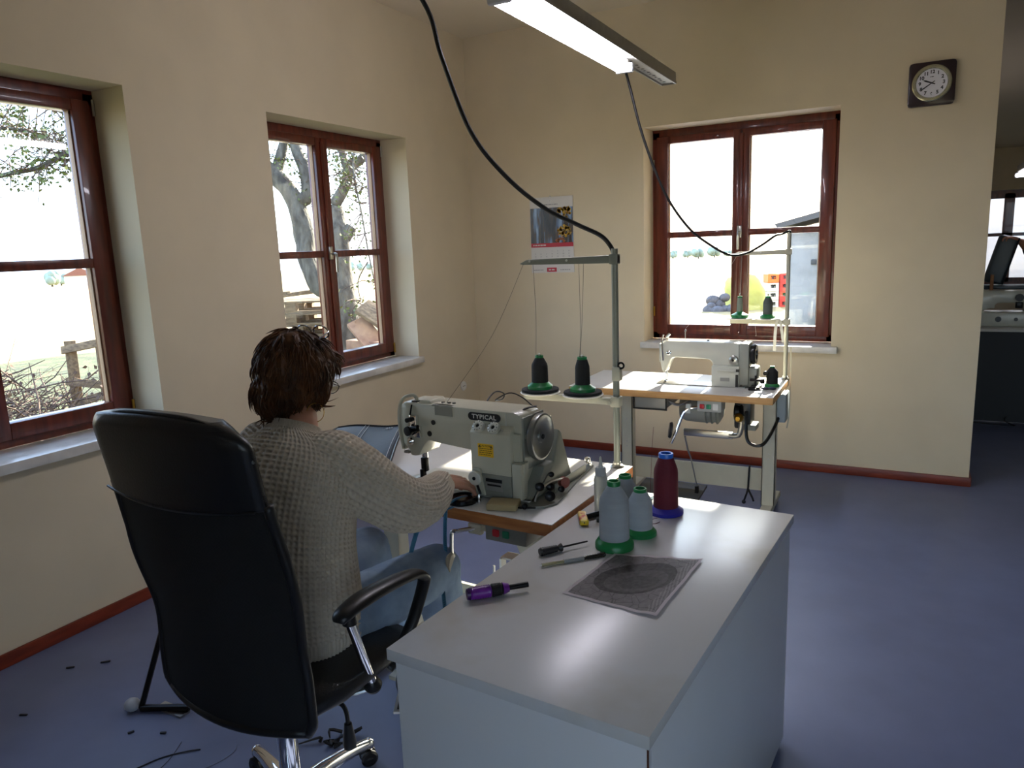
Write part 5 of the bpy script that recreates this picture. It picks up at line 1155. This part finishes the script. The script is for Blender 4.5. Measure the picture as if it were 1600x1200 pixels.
# ---- measuring tape, a long loop held under the hand
tp = mat('tape_blue', '3F7F9C', .5, col2='356E8C', scale=30)
def tape(pts, w, name, parent, side):
    Q = spline(pts, 6); rows = []
    for i, p in enumerate(Q):
        t = (Q[min(i+1, len(Q)-1)]-Q[max(i-1, 0)]).normalized(); a = Vector(side); a = (a-t*a.dot(t)).normalized(); rows.append([p-a*w/2, p+a*w/2])
    return MB().sheet(rows, .0005).build(name, tp, parent, smooth=True), Q
tt = thing('measuring_tape', 'blue measuring tape hanging from under the hand of the person', 'measuring tape', (1.83, -3.25, .78))
b1, Q1 = tape([(1.86, -3.20, .782), (1.845, -3.235, .782), (1.84, -3.285, .775), (1.838, -3.295, .74), (1.836, -3.30, .68), (1.838, -3.31, .60), (1.845, -3.34, .55), (1.86, -3.36, .50), (1.87, -3.37, .44)], .014, 'tape_end', tt, (1, 0, 0))
b2, Q2 = tape([(1.86, -3.28, .772), (1.835, -3.33, .765), (1.80, -3.37, .74), (1.775, -3.38, .68), (1.76, -3.395, .60), (1.77, -3.42, .52)], .014, 'tape_loop', tt, (1, .2, 0))
MB().box(tuple(Q1[-1]), (.0145, .001, .012)).build('metal_tip', steel, tt)
for Q, b in ((Q1, b1),):
    mkx = MB()
    for i in range(6, len(Q)-1):
        for t in (.2, .7):
            p = Q[i].lerp(Q[i+1], t); mkx.box((p.x+.002, p.y-.0004, p.z), (.009 if i % 3 == 0 else .005, .0006, .0008))
    mkx.build('markings', black_p, b, kind='stuff')
# ================================================================ ON THE WALLS
ck = thing('wall_clock', 'square dark wooden wall clock with a round white dial high on the back wall', 'clock', (3.118, -.001, 2.37))
dk = mat('clock_wood', '26141A', .3, coat=.2)
ckm = MB(); ckm.prism([(3.0+.02*(1-math.cos(a)) if q in (1, 2) else 3.236-.02*(1-math.cos(a)), 2.26+.02*(1-math.sin(a)) if q > 1 else 2.482-.02*(1-math.sin(a))) for q, aa in ((0, 1), (1, -1), (2, 1), (3, -1)) for a in [(math.pi/2*k/5 if aa > 0 else math.pi/2*(5-k)/5) for k in range(6)]][:0] or
    [(3.02, 2.25), (3.216, 2.25), (3.23, 2.254), (3.236, 2.268), (3.236, 2.472), (3.23, 2.486), (3.216, 2.49), (3.02, 2.49), (3.006, 2.486), (3.0, 2.472), (3.0, 2.268), (3.006, 2.254)], -.034, -.001, bev=.004)
ckm.build('case', dk, ck)
cc = Vector((3.118, -.035, 2.372))
MB().lathe([(.078, 0), (.100, 0), (.100, .006), (.094, .011), (.083, .011), (.078, .004), (.078, 0)], cc, (0, -1, 0), 48, ends=False).build('bezel', mat('bezel_silver', 'BDB9A0', .22, .8, bump=.5, bscale=120), ck)
MB().lathe([(0, 0), (.080, 0), (.080, .003), (0, .003)], cc, (0, -1, 0), 48).build('dial', mat('dial_white', 'DCDCE6', .5), ck)
ink = mat('clock_ink', '1C1C24', .5)
for h in range(1, 13):
    a = math.radians(90-30*h); text('numeral', str(h), .026, (cc.x+.060*math.cos(a), cc.y-.0034, cc.z+.060*math.sin(a)), FRONT, ink, ck, bold=.0010)
print_lines('dial_mark', cc.x-.010, cc.x+.010, cc.z+.034, cc.y-.0031, .004, ink, ck)
def hand_(ang, L, w, y):
    d = Vector((math.sin(math.radians(ang)), 0, math.cos(math.radians(ang)))); p = Vector((d.z, 0, -d.x)); c = Vector((cc.x, y, cc.z))
    mb = MB(); mb.prism([((c-d*.018+p*w*.6).x, (c-d*.018+p*w*.6).z), ((c-d*.018-p*w*.6).x, (c-d*.018-p*w*.6).z), ((c+d*L*.7-p*w).x, (c+d*L*.7-p*w).z), ((c+d*L).x, (c+d*L).z), ((c+d*L*.7+p*w).x, (c+d*L*.7+p*w).z)], y-.0008, y); return mb
hand_(293, .050, .0045, cc.y-.0045).build('hour_hand', ink, ck); hand_(236, .068, .0032, cc.y-.006).build('minute_hand', ink, ck); hand_(112, .022, .001, cc.y-.007).build('second_hand', ink, ck)
# calendar
cal = thing('wall_calendar', 'wall calendar with an autumn forest picture and red band on the back wall', 'calendar', (.695, -.002, 1.62))
X0, X1, Z0, Z1 = .522, .872, 1.345, 1.90
MB().bb(X0, X1, -.006, -.001, Z0, Z1).build('sheet', mat('calendar_paper', 'CFCBC6', .45), cal)
pic = bpy.data.materials.new('forest_picture'); pic.use_nodes = True; nt = pic.node_tree; N = nt.nodes; L_ = nt.links; b_ = N['Principled BSDF']; b_.inputs['Roughness'].default_value = .25
tc = N.new('ShaderNodeTexCoord'); mp = N.new('ShaderNodeMapping'); mp.inputs['Scale'].default_value = (16, 1, 2.2); L_.new(tc.outputs['Object'], mp.inputs[0])
n1 = N.new('ShaderNodeTexNoise'); n1.inputs['Scale'].default_value = 1.3; n1.inputs['Detail'].default_value = 5; L_.new(mp.outputs[0], n1.inputs['Vector'])
r1 = N.new('ShaderNodeValToRGB'); L_.new(n1.outputs[0], r1.inputs[0]); els = r1.color_ramp.elements
els[0].position = .36; els[0].color = lin('15100E'); els[1].position = .68; els[1].color = lin('8FA6C4')
for p, c in ((.45, '2E2B30'), (.52, '4A3A2A'), (.58, '59708E')): e = els.new(p); e.color = lin(c)
L_.new(r1.outputs[0], b_.inputs['Base Color'])
pp = MB().bb(X0+.002, X1-.002, -.0075, -.006, 1.565, 1.822).build('forest_picture', pic, cal)
rg = random.Random(14)
def blob(name, cx, cz, r, n, m):
    mb = MB()
    for k in range(n):
        a = rg.random()*6.28; q = r*math.sqrt(rg.random()); x = min(max(cx+q*math.cos(a), X0+.008), X1-.008); z = min(max(cz+q*.75*math.sin(a), 1.572), 1.815); s = rg.uniform(.007, .016)
        mb.prism([(x+s*math.cos(b+k)*rg.uniform(.5, 1), z+s*math.sin(b+k)*rg.uniform(.5, 1)) for b in (0, 1.2, 2.4, 3.6, 5)], -.0079, -.0075)
    mb.build(name, m, pp)
blob('yellow_foliage', .80, 1.785, .06, 60, mat('print_yellow', 'C79A1E', .4, var=.2, scale=30)); blob('yellow_foliage', .80, 1.65, .055, 55, mat('print_yellow', '')); blob('red_foliage', .77, 1.60, .05, 12, mat('print_orange', '9A5420', .4))
redm = mat('print_red', 'B32436', .4)
MB().bb(X0+.002, X1-.002, -.0076, -.006, 1.535, 1.565).build('red_band', redm, cal)
print_lines('month_name', X0+.02, X0+.125, 1.55, -.0077, .009, mat('calendar_paper', ''), cal, 3)
gi = mat('print_grey', '77757A', .5)
for r in range(6):
    for c in range(7):
        d = r*7+c-2
        if 1 <= d <= 31: text('date', str(d), .014, (X0+.035+c*.046, -.0063, 1.505-r*.020), FRONT, gi, cal, ext=.0002)
bd_ = MB().bb(.65, .73, -.0072, -.006, 1.352, 1.383).build('red_badge', redm, cal); print_lines('badge_text', .664, .718, 1.367, -.0073, .009, mat('calendar_paper', ''), cal, 5)
print_lines('footer_text', .54, .62, 1.366, -.0062, .005, gi, cal, 6); print_lines('footer_text', .76, .84, 1.366, -.0062, .005, gi, cal, 7); print_lines('header_text', .64, .75, 1.845, -.0062, .006, gi, cal, 8)
MB().cyl((.69, -.012, 1.905), (.69, 0, 1.905), .004).tube([(.675, -.006, 1.893), (.69, -.008, 1.906), (.705, -.006, 1.893)], .001, 5).cyl((.69, -.008, 1.872), (.69, -.006, 1.872), .006).build('hanging_nail', steel, cal)
# ================================================================ ON THE FLOOR
scrap_m = mat('scrap_black', '15151A', .6)
for (x, y, L, a, lb) in ((.342, -3.524, .035, .75, 'thick black scrap nearest the left baseboard'), (.251, -3.609, .03, .6, 'thin dark scrap lying by the left baseboard'), (.399, -3.865, .028, .4, 'black scrap farthest toward the bottom left'), (.841, -3.762, .02, 1.1, 'small tilted dark scrap left of the chair'), (.944, -3.717, .02, .5, 'tiny dark scrap nearer the chair back')):
    MB().box((x, y, .003), (L, .008, .005), (0, 0, a), bev=.0015).build('fabric_scrap', scrap_m, label=lb+' on the grey floor', cat='scrap', group='dark scraps on the floor')
MB().tube([(1.02, -3.87, .002), (1.05, -3.80, .002), (1.10, -3.745, .003), (1.13, -3.72, .002)], .0022, 6, smooth=5).build('black_cord', scrap_m, label='longest black cord piece on the floor under the chair back', cat='cord')
MB().tube([(1.10, -3.90, .0015), (1.08, -3.80, .0015), (1.04, -3.72, .0015)], .0009, 5, smooth=5).build('loose_thread', scrap_m, label='thin thread crossing the black cord on the floor', cat='thread')
MB().tube([(1.15, -3.86, .0015), (1.22, -3.77, .0015), (1.24, -3.69, .0015), (1.22, -3.65, .0015)], .0008, 5, smooth=6).build('loose_thread', mat('scrap_grey', '6A6A72', .7), label='pale curled thread on the floor between cord and chair base', cat='thread')
rg = random.Random(31); mb = MB()
for k in range(9):
    p = Vector((1.50+rg.uniform(-.04, .04), -3.50+rg.uniform(-.04, .04), .006)); mb.tube([p, p+Vector((rg.uniform(-.03, .03), rg.uniform(-.03, .03), rg.uniform(.004, .02))), p+Vector((rg.uniform(-.07, .07), rg.uniform(-.07, .07), 0))], [.006, .005, .002], 5, smooth=3)
mb.build('cord_tangle', scrap_m, label='tangled clump of black offcuts on the floor under the chair', cat='scrap')
fb_ = thing('foot_bracket', 'black angled metal leg with a round pale glide behind the left edge of the chair', 'stand foot', (.77, -3.62, 0))
MB().tube([(.765, -3.668, .012), (.80, -3.56, .30)], .010, 8).tube([(.765, -3.668, .012), (.93, -3.60, .02)], .012, 8).tube([(.80, -3.56, .30), (.93, -3.60, .02)], .008, 8).build('bracket', black_m, fb_)
MB().sph((.735, -3.68, .024), .027, (1, 1, .85)).build('glide', mat('pale_glide', 'A7A9AE', .3), fb_)
MB().bb(.80, .93, -3.64, -3.60, 0, .008).build('foot_plate', steel, fb_)
# socket strip and box behind the chair base, by the cabinet
pb = thing('foot_pedal', 'small white-framed square foot plate on the floor between chair and white cabinet', 'pedal', (1.87, -3.66, 0))
MB().box((1.92, -3.56, .31), (.17, .13, .008), (0, 0, .5), bev=.002).build('plate', mat('white_enamel', ''), pb)
MB().box((1.92, -3.56, .315), (.15, .11, .006), (0, 0, .5)).build('rubber_mat', black_p, pb)
MB().cyl((1.92, -3.56, 0), (1.92, -3.56, .306), .012).cyl((1.92, -3.56, 0), (1.92, -3.56, .012), .07).build('stem', steel, pb)
# ================================================================ THE FURTHER ROOM
dsk = thing('dark_desk', 'dark fronted desk with pale top in the further room past the wall end', 'desk', (4.1, 2.2, 0))
MB().bb(3.50, 5.0, 1.85, 2.32, .735, .757, bev=.002).build('desktop', laminate, dsk)
MB().bb(3.52, 4.98, 1.862, 1.88, .004, .735).bb(3.52, 3.54, 1.88, 2.3, .004, .735).bb(4.96, 4.98, 1.88, 2.3, .004, .735).build('panels', mat('desk_black', '1C1C20', .6), dsk)
m3 = thing('sewing_machine', 'sewing machine on the dark fronted desk in the further room', 'sewing machine', (3.8, 2.1, .757))
MB().prism([(3.56, .757), (3.56, .90), (3.555, 1.0), (3.60, 1.045), (4.0, 1.045), (4.02, 1.02), (4.02, .76), (3.90, .76), (3.90, .93), (3.88, .945), (3.72, .945), (3.70, .93), (3.70, .90), (3.66, .90), (3.62, .88), (3.62, .757)], 2.08, 2.19, bev=.01).build('arm', putty2, m3)
MB().bb(3.60, 4.05, 2.0, 2.22, .757, .875, bev=.008).build('bed_box', putty2, m3)
for x, r in ((3.72, .022), (3.84, .014)): MB().cyl((x, 1.999, .82), (x, 1.992, .82), r).build('plug', black_p, m3)
MB().cyl((3.86, 2.07, .99), (3.86, 2.05, .99), .03).box((3.86, 2.06, .93), (.05, .03, .05), bev=.005).build('tension_unit', black_m, m3)
MB().cyl((3.67, 2.15, 1.045), (3.67, 2.15, 1.17), .013).build('spool', mat('spool_wood', '9A6A48', .5), label='slim brown thread spool standing on the machine in the further room', cat='thread spool')
bpn = thing('leather_cushion', 'dark blue-grey padded leather piece held upright above the machine in the further room', 'cushion', (3.72, 2.3, 1.07))
MB().box((3.735, 2.30, 1.285), (.15, .07, .40), (0, math.radians(14), 0), bev=.03, seg=4).build('padding', mat('slate_leather', '3C4852', .4), bpn, smooth=True)
MB().box((3.80, 2.295, 1.27), (.012, .078, .39), (0, math.radians(14), 0), bev=.005).build('seam_piping', lth, bpn, smooth=True)
MB().box((3.80, 2.30, 1.062), (.36, .2, .03), bev=.008).build('leather_offcut', mat('slate_leather', ''), label='folded dark leather offcut lying on the machine in the further room', cat='leather')
# second person, seen only by an arm reaching into view
mb = MB(); B0 = Vector((4.28, 2.55, 0))
cap(mb, [B0+Vector((0, 0, .95)), B0+Vector((0, -.01, 1.15)), B0+Vector((0, 0, 1.38))], [.14, .13, .15]); cap(mb, [B0+Vector((0, 0, 1.42)), B0+Vector((0, -.01, 1.56))], [.055, .052])
mb.sph((4.28, 2.53, 1.67), .10, (.8, 1, 1.15), n=24); mb.sph((4.28, 2.47, 1.62), .06, (.9, .8, 1.1)); mb.sph((4.28, 2.425, 1.655), .014, (.8, 1, 1.3)); mb.sph((4.36, 2.53, 1.66), .022, (.4, .8, 1.3)); mb.sph((4.20, 2.53, 1.66), .022, (.4, .8, 1.3))
S2 = Vector((4.12, 2.52, 1.42)); E2 = Vector((3.96, 2.35, 1.33)); W2_ = Vector((3.865, 2.30, 1.425))
cap(mb, [S2, (S2+E2)/2, E2], [.055, .05, .042]); cap(mb, [E2, E2.lerp(W2_, .4), W2_], [.042, .04, .027])
hand(mb, W2_, (-.75, -.1, .35), (.1, -.95, .2), curl=.7)
S3 = Vector((4.44, 2.5, 1.42)); E3 = Vector((4.5, 2.3, 1.18)); W3_ = Vector((4.3, 2.2, 1.12)); cap(mb, [S3, E3], [.055, .042]); cap(mb, [E3, W3_], [.042, .027]); hand(mb, W3_, (-.9, -.2, 0), (-.2, .9, 0), curl=.6)
for s in (-1, 1): cap(mb, [B0+Vector((.09*s, 0, .9)), B0+Vector((.1*s, 0, .5)), B0+Vector((.1*s, 0, .10))], [.085, .06, .04]); cap(mb, [B0+Vector((.1*s, 0, .08)), B0+Vector((.1*s, -.15, .035))], [.036, .03])
p2 = remesh('person', mb, .006, skin, None, 3); tag(p2, 'person in dark clothes in the further room, one arm reaching over the machine', 'person')
mb = MB(); cap(mb, [B0+Vector((0, 0, .92)), B0+Vector((0, -.01, 1.15)), B0+Vector((0, 0, 1.38))], [.155, .145, .165]); cap(mb, [S2, (S2+E2)/2, E2, E2.lerp(W2_, .35)], [.07, .062, .055, .05]); cap(mb, [S3, E3, E3.lerp(W3_, .7)], [.07, .055, .04])
remesh('shirt', mb, .008, mat('navy_shirt', '20263A', .8), p2, 4)
mb = MB()
for s in (-1, 1): cap(mb, [B0+Vector((.08*s, 0, .92)), B0+Vector((.1*s, 0, .5)), B0+Vector((.1*s, 0, .10))], [.105, .085, .06])
remesh('trousers', mb, .01, mat('dark_trousers', '24262C', .8), p2, 4)
mb = MB(); mb.sph((4.28, 2.555, 1.70), .105, (.88, .98, 1.05), n=24); remesh('hair', mb, .008, hair, p2, 2)
MB().tube([(3.58, 1.78, .006), (3.72, 1.74, .006), (3.86, 1.73, .006), (3.84, 1.78, .008), (3.80, 1.80, .03), (3.82, 1.86, .05)], .004, 6, smooth=5).build('floor_cable', scrap_m, label='thin black cable lying on the floor before the dark desk', cat='cable')
